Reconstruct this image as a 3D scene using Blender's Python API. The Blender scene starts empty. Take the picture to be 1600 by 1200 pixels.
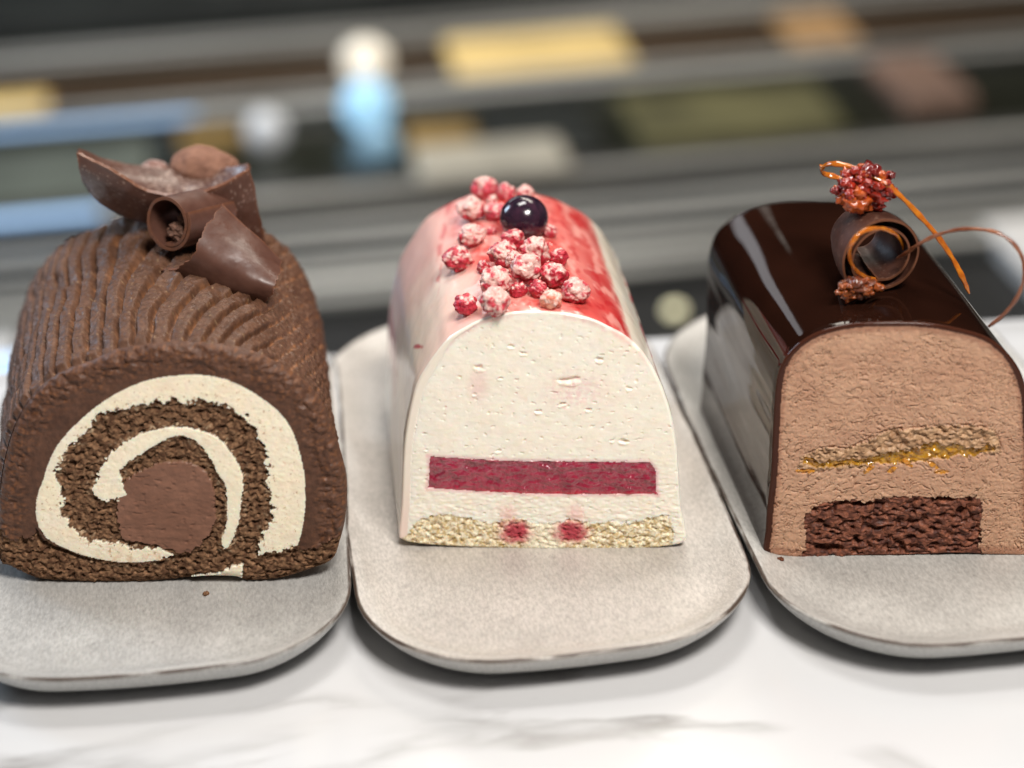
import bpy, math, random
import numpy as np
from mathutils import Vector, Matrix
R = math.radians
MM = 0.001
rng = np.random.default_rng(7)
random.seed(5)
scene = bpy.context.scene

# ------------------------------------------------------------------ camera
th, rho = R(26), R(2.3)
fwd = Vector((0, math.cos(th), -math.sin(th)))
up0 = Vector((0, math.sin(th), math.cos(th)))
rgt = math.cos(rho)*Vector((1, 0, 0)) - math.sin(rho)*up0
upv = math.cos(rho)*up0 + math.sin(rho)*Vector((1, 0, 0))
cam_d = bpy.data.cameras.new('camera')
cam = bpy.data.objects.new('camera', cam_d)
scene.collection.objects.link(cam)
pos = Vector((0, 0, .045)) - .61*fwd
cam.matrix_world = Matrix(((rgt.x, upv.x, -fwd.x, pos.x), (rgt.y, upv.y, -fwd.y, pos.y), (rgt.z, upv.z, -fwd.z, pos.z), (0, 0, 0, 1)))
cam_d.sensor_width = 36
cam_d.lens = 36*3420/1600
cam_d.clip_start = .01
cam_d.clip_end = 50
cam_d.dof.use_dof = True
cam_d.dof.focus_distance = .585
cam_d.dof.aperture_fstop = 5.2
cam_d.dof.aperture_blades = 0
scene.camera = cam

# ------------------------------------------------------------------ world and lamps
world = bpy.data.worlds.new('World')
scene.world = world
world.use_nodes = True
wn = world.node_tree.nodes
wn['Background'].inputs[0].default_value = (.9, .88, .84, 1)
wn['Background'].inputs[1].default_value = .085

def area(name, loc, target, sx, sy, power, col):
    l = bpy.data.lights.new(name, 'AREA')
    l.shape = 'RECTANGLE'
    l.size, l.size_y = sx, sy
    l.energy = power
    l.color = col
    o = bpy.data.objects.new(name, l)
    scene.collection.objects.link(o)
    o.location = loc
    o.rotation_euler = (Vector(target)-Vector(loc)).to_track_quat('-Z', 'Y').to_euler()
    return o
area('ceiling_softbox_lamp', (.27, -.60, 1.02), (0, -.02, .03), .36, .26, 15, (1, .955, .895))
area('rear_ceiling_lamp', (-.10, .36, 1.3), (0, .1, .03), .5, .30, 7, (1, .97, .93))
area('left_blue_fill', (-1.3, .85, .75), (-.1, .9, -.2), .5, .6, 12, (.62, .8, 1))  # unseen bluish light added to tint the rails at the left
area('case_fill_light', (.3, 1.25, 1.35), (.1, 1.1, -.25), 1.2, .3, 11.5, (1, .92, .8))  # unseen light added to brighten the case
area('glaze_streak_light', (-.42, 1.38, .56), (.05, .02, .07), .50, .16, .55, (.95, .96, 1))  # unseen light placed to draw a long streak on the dark glaze
area('glaze_streak_light', (-.06, 1.50, .62), (.1, .02, .07), .10, .30, .12, (1, .93, .82))  # second unseen light added for a fainter glaze streak

scene.view_settings.view_transform = 'Standard'
scene.view_settings.look = 'None'
scene.view_settings.exposure = .24
scene.view_settings.gamma = 1
scene.render.engine = 'CYCLES'
scene.cycles.use_denoising = True
scene.cycles.max_bounces = 8

# ------------------------------------------------------------------ traced outlines (mm in each cut face: across, up)
C1_OUT = [(-46.6,5.8),(-43.1,4.2),(-38.1,1.0),(-28.9,-0.1),(-16.7,-0.5),(-4.4,0.0),(8.0,1.4),(17.0,1.3),(20.0,-0.1),(29.1,0.7),(38.5,3.8),(43.5,6.4),(45.6,11.3),(47.6,18.2),(48.7,25.9),(48.7,33.5),(47.0,43.0),(44.4,52.3),(39.5,59.7),(31.7,65.6),(23.3,69.2),(10.2,70.8),(-5.0,69.7),(-14.7,66.0),(-23.3,62.6),(-31.0,56.8),(-36.4,49.4),(-40.3,40.9),(-43.6,30.4),(-45.8,18.7),(-46.8,10.8)]
C1_CREAM_OUTER = [(34.9,12.1),(37.5,21.6),(38.3,31.7),(37.7,39.7),(36.0,46.9),(32.9,52.2),(28.0,56.7),(22.5,60.3),(16.9,62.3),(11.2,62.8),(5.3,62.4),(-0.7,61.2),(-7.4,58.4),(-13.1,54.9),(-18.4,50.7),(-23.1,46.2),(-26.5,42.2),(-29.2,37.6),(-31.0,32.9),(-32.7,29.6),(-34.1,25.5),(-34.7,20.7),(-33.6,15.9),(-30.9,13.1),(-25.8,10.3),(-20.0,8.2),(-14.0,7.1),(-8.5,7.1),(-4.2,7.4),(0.8,9.1),(0.7,10.7),(-8.0,11.6),(-15.2,12.7),(-21.1,14.1),(-24.0,15.2),(-25.9,19.3),(-27.7,24.1),(-26.0,28.2),(-28.0,30.9),(-27.9,34.2),(-25.2,38.9),(-22.3,42.8),(-17.0,47.4),(-14.7,51.3),(-11.6,52.6),(-6.9,53.2),(-2.0,54.3),(3.4,55.4),(10.4,55.0),(16.2,54.9),(21.3,52.9),(25.1,49.6),(27.1,45.7),(28.5,41.7),(28.9,36.4),(28.7,30.4),(29.1,25.1),(28.4,20.3),(26.3,16.2),(24.7,12.1),(23.9,9.7),(26.9,10.0),(32.5,11.0)]
C1_CREAM_INNER = [(-17.1,32.1),(-15.4,36.1),(-11.9,40.1),(-8.0,43.4),(-3.0,46.0),(1.9,47.4),(7.3,47.6),(12.4,46.5),(16.4,44.5),(19.5,40.5),(21.2,36.5),(21.9,31.2),(20.8,25.1),(19.3,18.3),(16.9,12.8),(14.9,10.8),(14.6,13.6),(16.3,19.0),(17.2,25.1),(16.8,30.5),(15.4,34.6),(13.5,39.2),(11.5,42.6),(9.3,44.5),(5.2,45.2),(0.2,42.6),(-4.9,39.4),(-8.7,36.8),(-10.8,34.8),(-10.3,30.7),(-9.7,28.0),(-13.6,26.0),(-17.1,26.7),(-18.3,29.4)]
C1_CORE = [(-9.6,29.4),(-6.9,32.1),(-1.8,34.7),(3.1,36.3),(8.4,35.6),(11.1,33.3),(12.5,29.2),(12.6,23.8),(11.5,18.4),(8.6,14.3),(4.7,11.2),(0.6,12.3),(-4.1,13.7),(-8.9,14.7),(-11.2,15.8),(-11.4,21.3),(-10.9,26.0)]
C1_SPIRAL = [(34.9,12.1),(37.5,21.6),(38.3,31.7),(37.7,39.7),(36.0,46.9),(32.9,52.2),(28.0,56.7),(22.5,60.3),(16.9,62.3),(11.2,62.8),(5.3,62.4),(-0.7,61.2),(-7.4,58.4),(-13.1,54.9),(-18.4,50.7),(-23.1,46.2),(-26.5,42.2),(-29.2,37.6),(-31.0,32.9),(-32.7,29.6),(-34.1,25.5),(-34.7,20.7),(-33.6,15.9),(-30.9,13.1),(-25.8,10.3),(-20.0,8.2),(-14.0,7.1),(-3.6,7.1),(14.6,7.3),(32.7,7.2)]
C1_BASE = [(-47.5,16.7),(-41.8,13.9),(-34.9,15.2),(-30.5,11.7),(-24.1,9.3),(-14.0,6.8),(-3.6,7.1),(4.7,10.8),(15.0,11.5),(23.9,9.7),(33.0,10.7),(40.3,11.3),(45.3,14.1),(48.7,11.3),(47.7,-2.6),(-50.2,-2.2)]
C1_PATCH = [(5.0,1.8),(8.1,2.6),(12.4,3.2),(16.2,5.2),(19.4,6.3),(19.5,4.5),(18.0,1.4),(12.9,1.6)]
C1_VOID = [(-35.2,17.6),(-33.8,14.2),(-31.0,12.3),(-25.3,9.5),(-20.0,7.5),(-21.9,7.2),(-27.7,9.3),(-31.8,11.0),(-35.2,13.1)]
C2_OUT = [(-39.4,3.9),(-38.3,13.1),(-37.8,18.1),(-36.8,28.9),(-35.8,35.7),(-34.3,42.5),(-32.2,49.7),(-28.8,55.7),(-25.2,60.7),(-22.3,63.9),(-17.8,66.8),(-13.3,69.1),(-7.9,70.5),(0.3,71.0),(8.5,70.4),(14.9,68.7),(19.2,66.5),(23.5,63.9),(27.5,59.8),(30.1,55.7),(32.4,50.8),(34.2,45.5),(35.7,39.6),(36.9,31.6),(37.4,23.4),(38.0,12.4),(39.1,6.2),(39.2,2.4),(35.6,0.6),(23.3,-0.6),(8.4,-0.6),(-7.4,-0.4),(-25.9,0.4),(-35.3,1.4),(-38.7,2.6)]
C2_JELLY = [(-29.5,28.4),(-18.5,27.7),(-6.4,27.0),(17.7,26.6),(29.1,26.5),(30.8,25.2),(31.3,23.5),(31.3,16.9),(17.5,16.7),(2.3,16.8),(-12.9,17.5),(-22.0,18.1),(-30.4,18.8)]
C2_SPONGE = [(-35.9,5.5),(-34.8,7.6),(-31.6,9.6),(-25.4,10.5),(-18.1,8.9),(-13.9,7.6),(-10.8,9.0),(-5.8,9.3),(-1.6,7.6),(3.9,7.9),(8.2,9.0),(13.7,7.6),(19.2,8.3),(23.4,7.5),(29.5,9.5),(34.7,9.6),(35.0,0.9),(23.3,-2.3),(-35.4,-2.4)]
C2_PITS = [(-15.2,55.1),(8.7,51.4),(16.7,57.2),(-3.2,59.1),(-6.4,61.1),(0.1,42.0),(-9.7,51.8),(6.7,44.1),(22.9,33.0),(19.6,33.1),(-33.1,37.9),(-10.9,30.1),(24.3,48.7),(-16.7,47.2),(13.5,42.4),(-11.1,61.1),(-30.5,30.5)]
C2_BERRIES = [(-7.2,4.8),(8.1,4.7)]
C3_OUT = [(-35.1,1.9),(-34.6,7.6),(-34.4,13.0),(-33.8,20.9),(-33.4,26.1),(-33.2,35.8),(-32.9,45.3),(-32.4,52.9),(-31.1,57.8),(-29.0,61.2),(-26.3,64.0),(-22.5,66.4),(-17.0,68.2),(-11.0,69.1),(-2.8,69.3),(5.5,68.8),(13.8,67.1),(20.5,64.8),(24.5,62.0),(28.0,58.2),(30.8,53.2),(32.5,47.0),(33.6,38.2),(34.8,25.3),(35.9,12.3),(36.8,0.9),(28.8,0.0),(16.1,0.6),(5.8,0.2),(-5.8,0.1),(-12.7,0.0),(-14.4,-0.6),(-23.1,-0.9),(-25.4,-0.5),(-33.0,0.6)]
C3_BROWNIE = [(-23.1,-3.3),(-24.0,2.2),(-23.8,6.2),(-24.3,11.5),(-22.9,14.2),(-20.1,16.1),(-12.1,17.4),(-8.1,16.5),(-3.5,17.9),(5.0,18.2),(10.7,17.8),(16.4,17.7),(20.9,18.0),(22.5,15.7),(22.6,9.1),(22.7,1.7),(23.3,-3.6)]
C3_NUT = [(-26.6,26.7),(-26.1,29.9),(-23.9,31.8),(-18.3,33.7),(-14.8,33.0),(-9.8,34.9),(-7.1,36.7),(-1.5,38.6),(5.7,39.1),(12.4,39.7),(18.0,39.6),(23.7,38.3),(26.2,34.4),(26.4,30.6),(18.5,30.7),(12.9,31.4),(4.5,29.6),(-4.0,29.0),(-9.5,26.5),(-18.1,26.6),(-23.7,25.3)]
C3_YELLOW = [(-7.5,32.6),(-4.6,31.6),(-1.3,32.2),(3.2,33.1),(5.9,34.7),(8.7,35.3),(12.7,34.0),(15.6,32.0),(10.6,30.4),(5.1,28.9),(-1.1,27.5),(-5.6,28.4)]
C3_HOLES = [(-17.4,2.4),(-9.2,16.0),(13.0,17.2),(17.2,13.4),(15.8,18.7)]
C3_SHREDS = [(-24.3,26.3),(-7.8,26.5),(9.1,27.7),(11.5,25.6),(-1.6,26.4),(2.3,28.3)]
F1X, F1Y, F1A = -93.5, -39.9, -4.00
F2X, F2Y, F2A = 6.5, -28.0, -4.54
F3X, F3Y, F3A = 101.1, -39.8, -3.66

BERRIES=[
(-5.7, 57.6, 81.9, 3.53, 0.25),
(0.4, 54.1, 81.7, 2.75, 0.35),
(6.0, 52.8, 81.3, 2.74, 0.6),
(-9.8, 41.5, 82.1, 3.75, 0.85),
(-3.8, 42.6, 83.6, 1.8, 0.6),
(-3.0, 38.4, 81.8, 3.28, 0.3),
(-9.6, 23.1, 80.9, 3.8, 0.85),
(-13.5, 11.6, 78.9, 4.03, 0.4),
(2.0, 12.1, 83.9, 3.16, 0.1),
(-1.3, 3.5, 83.3, 3.97, 0.45),
(7.8, 4.5, 83.4, 3.97, 0.6),
(14.3, 6.8, 80.3, 2.57, 0.1),
(2.0, -6.3, 85.4, 2.65, 0.75),
(4.9, -10.5, 84.6, 4.02, 0.8),
(12.3, -11.4, 82.9, 3.6, 0.45),
(-3.2, -14.9, 83.3, 4.41, 0.8),
(8.2, -17.7, 81.3, 2.47, 0.15),
(11.0, -24.7, 81.5, 2.99, 0.5),
(17.8, -18.9, 81.1, 3.98, 0.65),
(-11.4, -18.3, 78.2, 3.3, 0.05),
(-3.6, -26.2, 82.5, 3.93, 0.85),
(2.7, -16.7, 81.1, 2.2, 0.1),
(-4.0, 27.6, 80.1, 1.32, 0.1),
(-6.6, 2.7, 79.8, 1.99, 0.1),
(12.4, 25.8, 80.1, 2.05, 0.3),
(5.2, 25.0, 84.4, 6.37, 0),
]

# ------------------------------------------------------------------ numpy noise
_p = np.random.default_rng(11).permutation(256)
_p = np.concatenate([_p, _p, _p])
_g = np.random.default_rng(12).normal(size=(256, 3))
_g /= np.linalg.norm(_g, axis=1)[:, None]
def pn(x, y, z=0.0):
    x, y, z = np.broadcast_arrays(np.asarray(x, float), np.asarray(y, float), np.asarray(z, float))
    xi, yi, zi = [np.floor(a).astype(int) for a in (x, y, z)]
    xf, yf, zf = x-xi, y-yi, z-zi
    xi &= 255; yi &= 255; zi &= 255
    f = lambda t: t*t*t*(t*(t*6-15)+10)
    u, v, w = f(xf), f(yf), f(zf)
    def g(dx, dy, dz):
        h = _p[_p[_p[xi+dx]+yi+dy]+zi+dz]
        q = _g[h]
        return q[..., 0]*(xf-dx)+q[..., 1]*(yf-dy)+q[..., 2]*(zf-dz)
    L = lambda a, b, t: a+(b-a)*t
    return 1.6*L(L(L(g(0,0,0), g(1,0,0), u), L(g(0,1,0), g(1,1,0), u), v), L(L(g(0,0,1), g(1,0,1), u), L(g(0,1,1), g(1,1,1), u), v), w)
def fbm(x, y, z=0.0, o=4, gain=.5):
    a, s, t = 1.0, 0, 0
    for i in range(o):
        s = s+a*pn(x*2**i+i*17.3, y*2**i-i*9.1, z*2**i if not np.isscalar(z) else z+i*3.7)
        t += a; a *= gain
    return s/t
def worley(x, y, z=0.0, three=False):
    x, y, z = np.broadcast_arrays(np.asarray(x, float), np.asarray(y, float), np.asarray(z, float))
    xi, yi, zi = [np.floor(a).astype(int) for a in (x, y, z)]
    f1 = np.full(x.shape, 9.); f2 = f1.copy(); cid = np.zeros(x.shape, int)
    jt = np.random.default_rng(3).random((256, 3))
    for dx in (-1, 0, 1):
        for dy in (-1, 0, 1):
            for dz in ((-1, 0, 1) if three else (0,)):
                h = _p[_p[_p[(xi+dx) & 255]+((yi+dy) & 255)]+((zi+dz) & 255)]
                j = jt[h]
                d = np.sqrt((xi+dx+j[..., 0]-x)**2+(yi+dy+j[..., 1]-y)**2+((zi+dz+j[..., 2]-z)**2 if three else 0))
                nf = d < f1
                f2 = np.where(nf, f1, np.minimum(f2, d))
                cid = np.where(nf, h, cid)
                f1 = np.where(nf, d, f1)
    return f1, f2, cid
def ss(a, b, x):
    t = np.clip((x-a)/(b-a), 0, 1)
    return t*t*(3-2*t)
def mix(a, b, t):
    a = np.asarray(a, float); b = np.asarray(b, float)
    return a+(b-a)*np.asarray(t)[..., None]

# ------------------------------------------------------------------ polygons
def smooth_closed(pts, n):
    P = np.array(pts, float)
    m = len(P)
    out = []
    for i in range(m):
        p0, p1, p2, p3 = P[(i-1) % m], P[i], P[(i+1) % m], P[(i+2) % m]
        for k in range(8):
            t = k/8
            out.append(.5*((2*p1)+(-p0+p2)*t+(2*p0-5*p1+4*p2-p3)*t*t+(-p0+3*p1-3*p2+p3)*t**3))
    out = np.array(out)
    d = np.r_[0, np.cumsum(np.linalg.norm(np.roll(out, -1, 0)-out, axis=1))]
    q = np.vstack([out, out[:1]])
    s = np.linspace(0, d[-1], n, endpoint=False)
    return np.c_[np.interp(s, d, q[:, 0]), np.interp(s, d, q[:, 1])]
def inside(x, y, P):
    c = np.zeros(x.shape, bool)
    for i in range(len(P)):
        x1, y1 = P[i-1]; x2, y2 = P[i]
        if y1 == y2: continue
        m = ((y1 > y) != (y2 > y)) & (x < (x2-x1)*(y-y1)/(y2-y1)+x1)
        c ^= m
    return c
def edge_dist(x, y, P):
    best = np.full(x.shape, 1e9); bx = x.copy(); by = y.copy()
    for i in range(len(P)):
        a = P[i-1]; b = P[i]
        d = b-a; L2 = d@d+1e-12
        t = np.clip(((x-a[0])*d[0]+(y-a[1])*d[1])/L2, 0, 1)
        qx, qy = a[0]+t*d[0], a[1]+t*d[1]
        r = np.hypot(x-qx, y-qy)
        m = r < best
        best = np.where(m, r, best); bx = np.where(m, qx, bx); by = np.where(m, qy, by)
    return best, bx, by
def sdist(x, y, pts, n=90):        # signed distance, positive inside
    P = smooth_closed(pts, n)
    d, _, _ = edge_dist(x, y, P)
    return np.where(inside(x, y, P), d, -d)

# ------------------------------------------------------------------ objects
def link(o, parent=None):
    scene.collection.objects.link(o)
    if parent: o.parent = parent
    return o
def tag(o, label=None, cat=None, group=None, kind=None):
    if label: o['label'] = label
    if cat: o['category'] = cat
    if group: o['group'] = group
    if kind: o['kind'] = kind
    return o
def empty(name, loc, rz=0):
    o = bpy.data.objects.new(name, None)
    o.empty_display_size = .01
    o.location = loc
    o.rotation_euler = (0, 0, rz)
    return link(o)
def mesh_np(name, V, F, material, parent=None, col=None, smooth=True):
    """V (n,3) metres, F (m,k) int faces of one size (or a list of lists)"""
    me = bpy.data.meshes.new(name)
    if isinstance(F, np.ndarray):
        k = F.shape[1]
        me.vertices.add(len(V)); me.vertices.foreach_set('co', np.ascontiguousarray(V, dtype=np.float32).ravel())
        me.loops.add(F.size); me.loops.foreach_set('vertex_index', F.astype(np.int32).ravel())
        me.polygons.add(len(F))
        me.polygons.foreach_set('loop_start', np.arange(0, F.size, k, dtype=np.int32))
        me.polygons.foreach_set('loop_total', np.full(len(F), k, dtype=np.int32))
        me.update(calc_edges=True)
    else:
        me.from_pydata([tuple(v) for v in V], [], [tuple(int(i) for i in f) for f in F])
    if smooth:
        me.polygons.foreach_set('use_smooth', np.ones(len(me.polygons), bool))
    if col is not None:
        a = me.color_attributes.new('Col', 'FLOAT_COLOR', 'POINT')
        c = np.ones((len(V), 4), np.float32)
        c[:, :3] = col if col.ndim == 2 and col.shape[1] == 3 else col[:, :3]
        if col.ndim == 2 and col.shape[1] == 4: c[:, 3] = col[:, 3]
        a.data.foreach_set('color', c.ravel())
    me.materials.append(material)
    me.validate(); me.update()
    o = bpy.data.objects.new(name, me)
    return link(o, parent)
def grid_faces(nr, nc, wrap=False, flip=False):
    i = np.arange(nr-1)[:, None]; j = np.arange(nc if wrap else nc-1)[None, :]
    j2 = (j+1) % nc
    F = np.stack([i*nc+j, i*nc+j2, (i+1)*nc+j2, (i+1)*nc+j], -1).reshape(-1, 4)
    return F[:, ::-1] if flip else F

def mat(name, color=None, rough=.5, attr=False, bump=(), sss=0, sss_rad=(1, .5, .3), sss_scale=.002, coat=0, coat_rough=.05, metal=0, spec=.5,
        var=0, var_scale=300, rough_var=0, emit=None, trans=0, ior=1.45, stretch=None, aniso=0, sheen=0):
    m = bpy.data.materials.new(name)
    m.use_nodes = True
    nt = m.node_tree; N = nt.nodes; L = nt.links
    b = N['Principled BSDF']
    tc = N.new('ShaderNodeTexCoord')
    mp = N.new('ShaderNodeMapping')
    L.new(tc.outputs['Object'], mp.inputs[0])
    if stretch: mp.inputs['Scale'].default_value = stretch
    base = None
    if attr:
        a = N.new('ShaderNodeAttribute'); a.attribute_name = 'Col'
        base = a.outputs['Color']
    if var:
        n = N.new('ShaderNodeTexNoise'); n.inputs['Scale'].default_value = var_scale; n.inputs['Detail'].default_value = 2
        L.new(mp.outputs[0], n.inputs['Vector'])
        r = N.new('ShaderNodeMapRange'); r.inputs[1].default_value = .3; r.inputs[2].default_value = .7
        r.inputs[3].default_value = 1-var; r.inputs[4].default_value = 1+var
        L.new(n.outputs[0], r.inputs[0])
        mx = N.new('ShaderNodeMix'); mx.data_type = 'RGBA'; mx.blend_type = 'MULTIPLY'; mx.inputs[0].default_value = 1
        if base: L.new(base, mx.inputs[6])
        else: mx.inputs[6].default_value = (*color, 1)
        L.new(r.outputs[0], mx.inputs[7])
        base = mx.outputs[2]
    if base: L.new(base, b.inputs['Base Color'])
    else: b.inputs['Base Color'].default_value = (*color, 1)
    b.inputs['Roughness'].default_value = rough
    if rough_var:
        n = N.new('ShaderNodeTexNoise'); n.inputs['Scale'].default_value = var_scale*.6; n.inputs['Detail'].default_value = 4
        L.new(mp.outputs[0], n.inputs['Vector'])
        r = N.new('ShaderNodeMapRange'); r.inputs[1].default_value = .3; r.inputs[2].default_value = .7
        r.inputs[3].default_value = max(.02, rough-rough_var); r.inputs[4].default_value = rough+rough_var
        L.new(n.outputs[0], r.inputs[0]); L.new(r.outputs[0], b.inputs['Roughness'])
    b.inputs['Metallic'].default_value = metal
    b.inputs['Specular IOR Level'].default_value = spec
    b.inputs['IOR'].default_value = ior
    b.inputs['Coat Weight'].default_value = coat
    b.inputs['Coat Roughness'].default_value = coat_rough
    b.inputs['Transmission Weight'].default_value = trans
    if sheen: b.inputs['Sheen Weight'].default_value = sheen
    if aniso: b.inputs['Anisotropic'].default_value = aniso
    if sss:
        b.inputs['Subsurface Weight'].default_value = sss
        b.inputs['Subsurface Radius'].default_value = sss_rad
        b.inputs['Subsurface Scale'].default_value = sss_scale
    if emit:
        b.inputs['Emission Color'].default_value = (*emit[0], 1); b.inputs['Emission Strength'].default_value = emit[1]
    prev = None
    for (kind, sc, st, dist) in bump:
        if kind == 'noise':
            n = N.new('ShaderNodeTexNoise'); n.inputs['Scale'].default_value = sc; n.inputs['Detail'].default_value = 2; n.inputs['Roughness'].default_value = .5
        else:
            n = N.new('ShaderNodeTexVoronoi'); n.inputs['Scale'].default_value = sc
        L.new(mp.outputs[0], n.inputs['Vector'])
        bp = N.new('ShaderNodeBump'); bp.inputs['Strength'].default_value = st; bp.inputs['Distance'].default_value = dist
        L.new(n.outputs[0], bp.inputs['Height'])
        if prev: L.new(prev, bp.inputs['Normal'])
        prev = bp.outputs[0]
    if prev: L.new(prev, b.inputs['Normal'])
    return m

# ------------------------------------------------------------------ marble counter
def marble():
    m = mat('marble', (.8, .8, .8), rough=.16, spec=.5)
    nt = m.node_tree; N = nt.nodes; L = nt.links; b = N['Principled BSDF']
    tc = N['Texture Coordinate']; mp = N['Mapping']
    mp.inputs['Rotation'].default_value = (0, 0, R(-14)); mp.inputs['Scale'].default_value = (1, 3.0, 1); mp.inputs['Location'].default_value = (.35, .2, 0)
    w = N.new('ShaderNodeTexNoise'); w.inputs['Scale'].default_value = 4.2; w.inputs['Detail'].default_value = 7; w.inputs['Distortion'].default_value = .8
    L.new(mp.outputs[0], w.inputs['Vector'])
    cr = N.new('ShaderNodeValToRGB')
    e = cr.color_ramp.elements
    e[0].position = .455; e[0].color = (0, 0, 0, 1)
    e[1].position = .5; e[1].color = (1, 1, 1, 1)
    x = cr.color_ramp.elements.new(.53); x.color = (0, 0, 0, 1)
    L.new(w.outputs[0], cr.inputs[0])
    n2 = N.new('ShaderNodeTexNoise'); n2.inputs['Scale'].default_value = 9; n2.inputs['Detail'].default_value = 3
    L.new(mp.outputs[0], n2.inputs['Vector'])
    mr = N.new('ShaderNodeMapRange'); mr.inputs[1].default_value = .42; mr.inputs[2].default_value = .68; mr.inputs[3].default_value = 0; mr.inputs[4].default_value = .85
    L.new(n2.outputs[0], mr.inputs[0])
    mu = N.new('ShaderNodeMath'); mu.operation = 'MULTIPLY'
    L.new(cr.outputs[0], mu.inputs[0]); L.new(mr.outputs[0], mu.inputs[1])
    mx = N.new('ShaderNodeMix'); mx.data_type = 'RGBA'
    mx.inputs[6].default_value = (.54, .54, .55, 1); mx.inputs[7].default_value = (.19, .18, .17, 1)
    L.new(mu.outputs[0], mx.inputs[0])
    L.new(mx.outputs[2], b.inputs['Base Color'])
    return m

BAR = R(7.5)                                   # the counter and the case behind run at this angle
def bar_frame(x, y):                            # along the counter, away from the viewer
    return Vector((x*math.cos(BAR)-y*math.sin(BAR), x*math.sin(BAR)+y*math.cos(BAR), 0))*MM
def box(name, material, x0, x1, y0, y1, z0, z1, bev=1.5, parent=None):
    """a bevelled box laid along the counter direction, mm"""
    import bmesh
    bm = bmesh.new()
    bmesh.ops.create_cube(bm, size=1)
    for v in bm.verts:
        v.co = Vector(((x0+x1)/2+v.co.x*(x1-x0), (y0+y1)/2+v.co.y*(y1-y0), (z0+z1)/2+v.co.z*(z1-z0)))*MM
    if bev: bmesh.ops.bevel(bm, geom=list(bm.edges), offset=bev*MM, segments=3, affect='EDGES', profile=.6)
    me = bpy.data.meshes.new(name); bm.to_mesh(me); bm.free()
    me.materials.append(material)
    o = bpy.data.objects.new(name, me)
    if not parent: o.rotation_euler = (0, 0, BAR)
    return link(o, parent)

counter = box('marble_counter', marble(), -900, 900, -520, 123, -30, 0, 2)
counter.rotation_euler = (0, 0, R(1.6))
tag(counter, kind='structure')

# ------------------------------------------------------------------ display case behind and below the counter
def smat(name, c, rough=.35, metal=.6, **k): return mat(name, c, rough=rough, metal=metal, var=k.pop('var', .45), var_scale=k.pop('vs', 7), stretch=(.5, 9, 1), rough_var=.06, **k)  # colour noise stretched along the rails stands in for reflected streaks
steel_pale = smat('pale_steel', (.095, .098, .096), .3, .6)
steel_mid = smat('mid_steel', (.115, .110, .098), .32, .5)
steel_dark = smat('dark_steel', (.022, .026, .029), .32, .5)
well_m = smat('dark_well', (.020, .021, .014), .3, .1, vs=5)
brown_m = smat('bronze_well', (.070, .042, .022), .35, .2, vs=5)
gold_m = mat('pale_gold_card', (.92, .66, .27), rough=.5, var=.15, var_scale=12)
gold_d = mat('dull_gold', (.30, .19, .06), rough=.6, var=.3, var_scale=12)
olive_m = mat('olive_cloth', (.105, .095, .04), rough=.8, var=.5, var_scale=12)
grey_green_m = mat('grey_green_tray', (.10, .11, .088), rough=.6, var=.3, var_scale=10)
blush_m = mat('blush_box', (.21, .13, .095), rough=.6, var=.2, var_scale=15)
peach_m = mat('peach_card', (.46, .27, .12), rough=.6, var=.2, var_scale=15)
cream_m = mat('cream_tray', (.46, .42, .34), rough=.4, var=.15, var_scale=20)
white_m = mat('white_porcelain', (.72, .70, .68), rough=.3, var=.05, var_scale=20)
black_m = mat('black_tray_and_void', (.02, .022, .02), rough=.5, var=.3, var_scale=20)
FL = -262
tag(box('display_case_floor', mat('case_floor', (.012, .012, .012), rough=.6, var=.3, var_scale=6), -1800, 1800, 150, 2600, FL-20, FL, 0), kind='structure')
tag(box('room_wall', mat('dark_wall', (.006, .006, .006), rough=.8, var=.3, var_scale=5), -2500, 2500, 2600, 2620, FL-20, 2200, 0), kind='structure')
def shelf(name, m, y0, y1, z, label, cat, grp=None): return tag(box(name, m, -1300, 1300, y0, y1, FL+.5, z, 2.5), label, cat, grp)
RG = 'steel rails of the display case'
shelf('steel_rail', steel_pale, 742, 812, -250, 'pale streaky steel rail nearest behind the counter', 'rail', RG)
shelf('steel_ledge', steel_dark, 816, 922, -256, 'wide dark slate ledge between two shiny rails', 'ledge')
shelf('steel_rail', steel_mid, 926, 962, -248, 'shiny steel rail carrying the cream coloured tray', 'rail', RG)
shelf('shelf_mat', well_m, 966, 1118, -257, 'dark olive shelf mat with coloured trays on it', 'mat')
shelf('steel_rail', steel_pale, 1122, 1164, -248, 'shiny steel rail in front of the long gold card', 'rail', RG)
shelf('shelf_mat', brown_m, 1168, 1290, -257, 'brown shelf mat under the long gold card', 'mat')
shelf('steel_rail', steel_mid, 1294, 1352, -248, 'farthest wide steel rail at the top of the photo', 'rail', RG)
# thin bright bars added to stand in for reflected streaks on the steel
streak_m = mat('painted_streak', (.62, .60, .55), rough=.3, metal=.35, var=.4, var_scale=4, stretch=(.7, 3, 1))
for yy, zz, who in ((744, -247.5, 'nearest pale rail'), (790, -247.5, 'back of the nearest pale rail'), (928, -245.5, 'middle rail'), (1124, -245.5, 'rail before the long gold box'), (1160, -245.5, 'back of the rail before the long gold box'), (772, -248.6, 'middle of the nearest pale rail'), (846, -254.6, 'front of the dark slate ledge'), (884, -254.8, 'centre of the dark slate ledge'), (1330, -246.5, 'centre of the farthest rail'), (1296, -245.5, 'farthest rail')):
    tag(box('bright_streak', streak_m, -1250, 1250, yy, yy+9, zz-2.4, zz, .8), 'thin bright bar for a reflected streak along the '+who, 'strip', 'bright streaks added on the rails')

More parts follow.
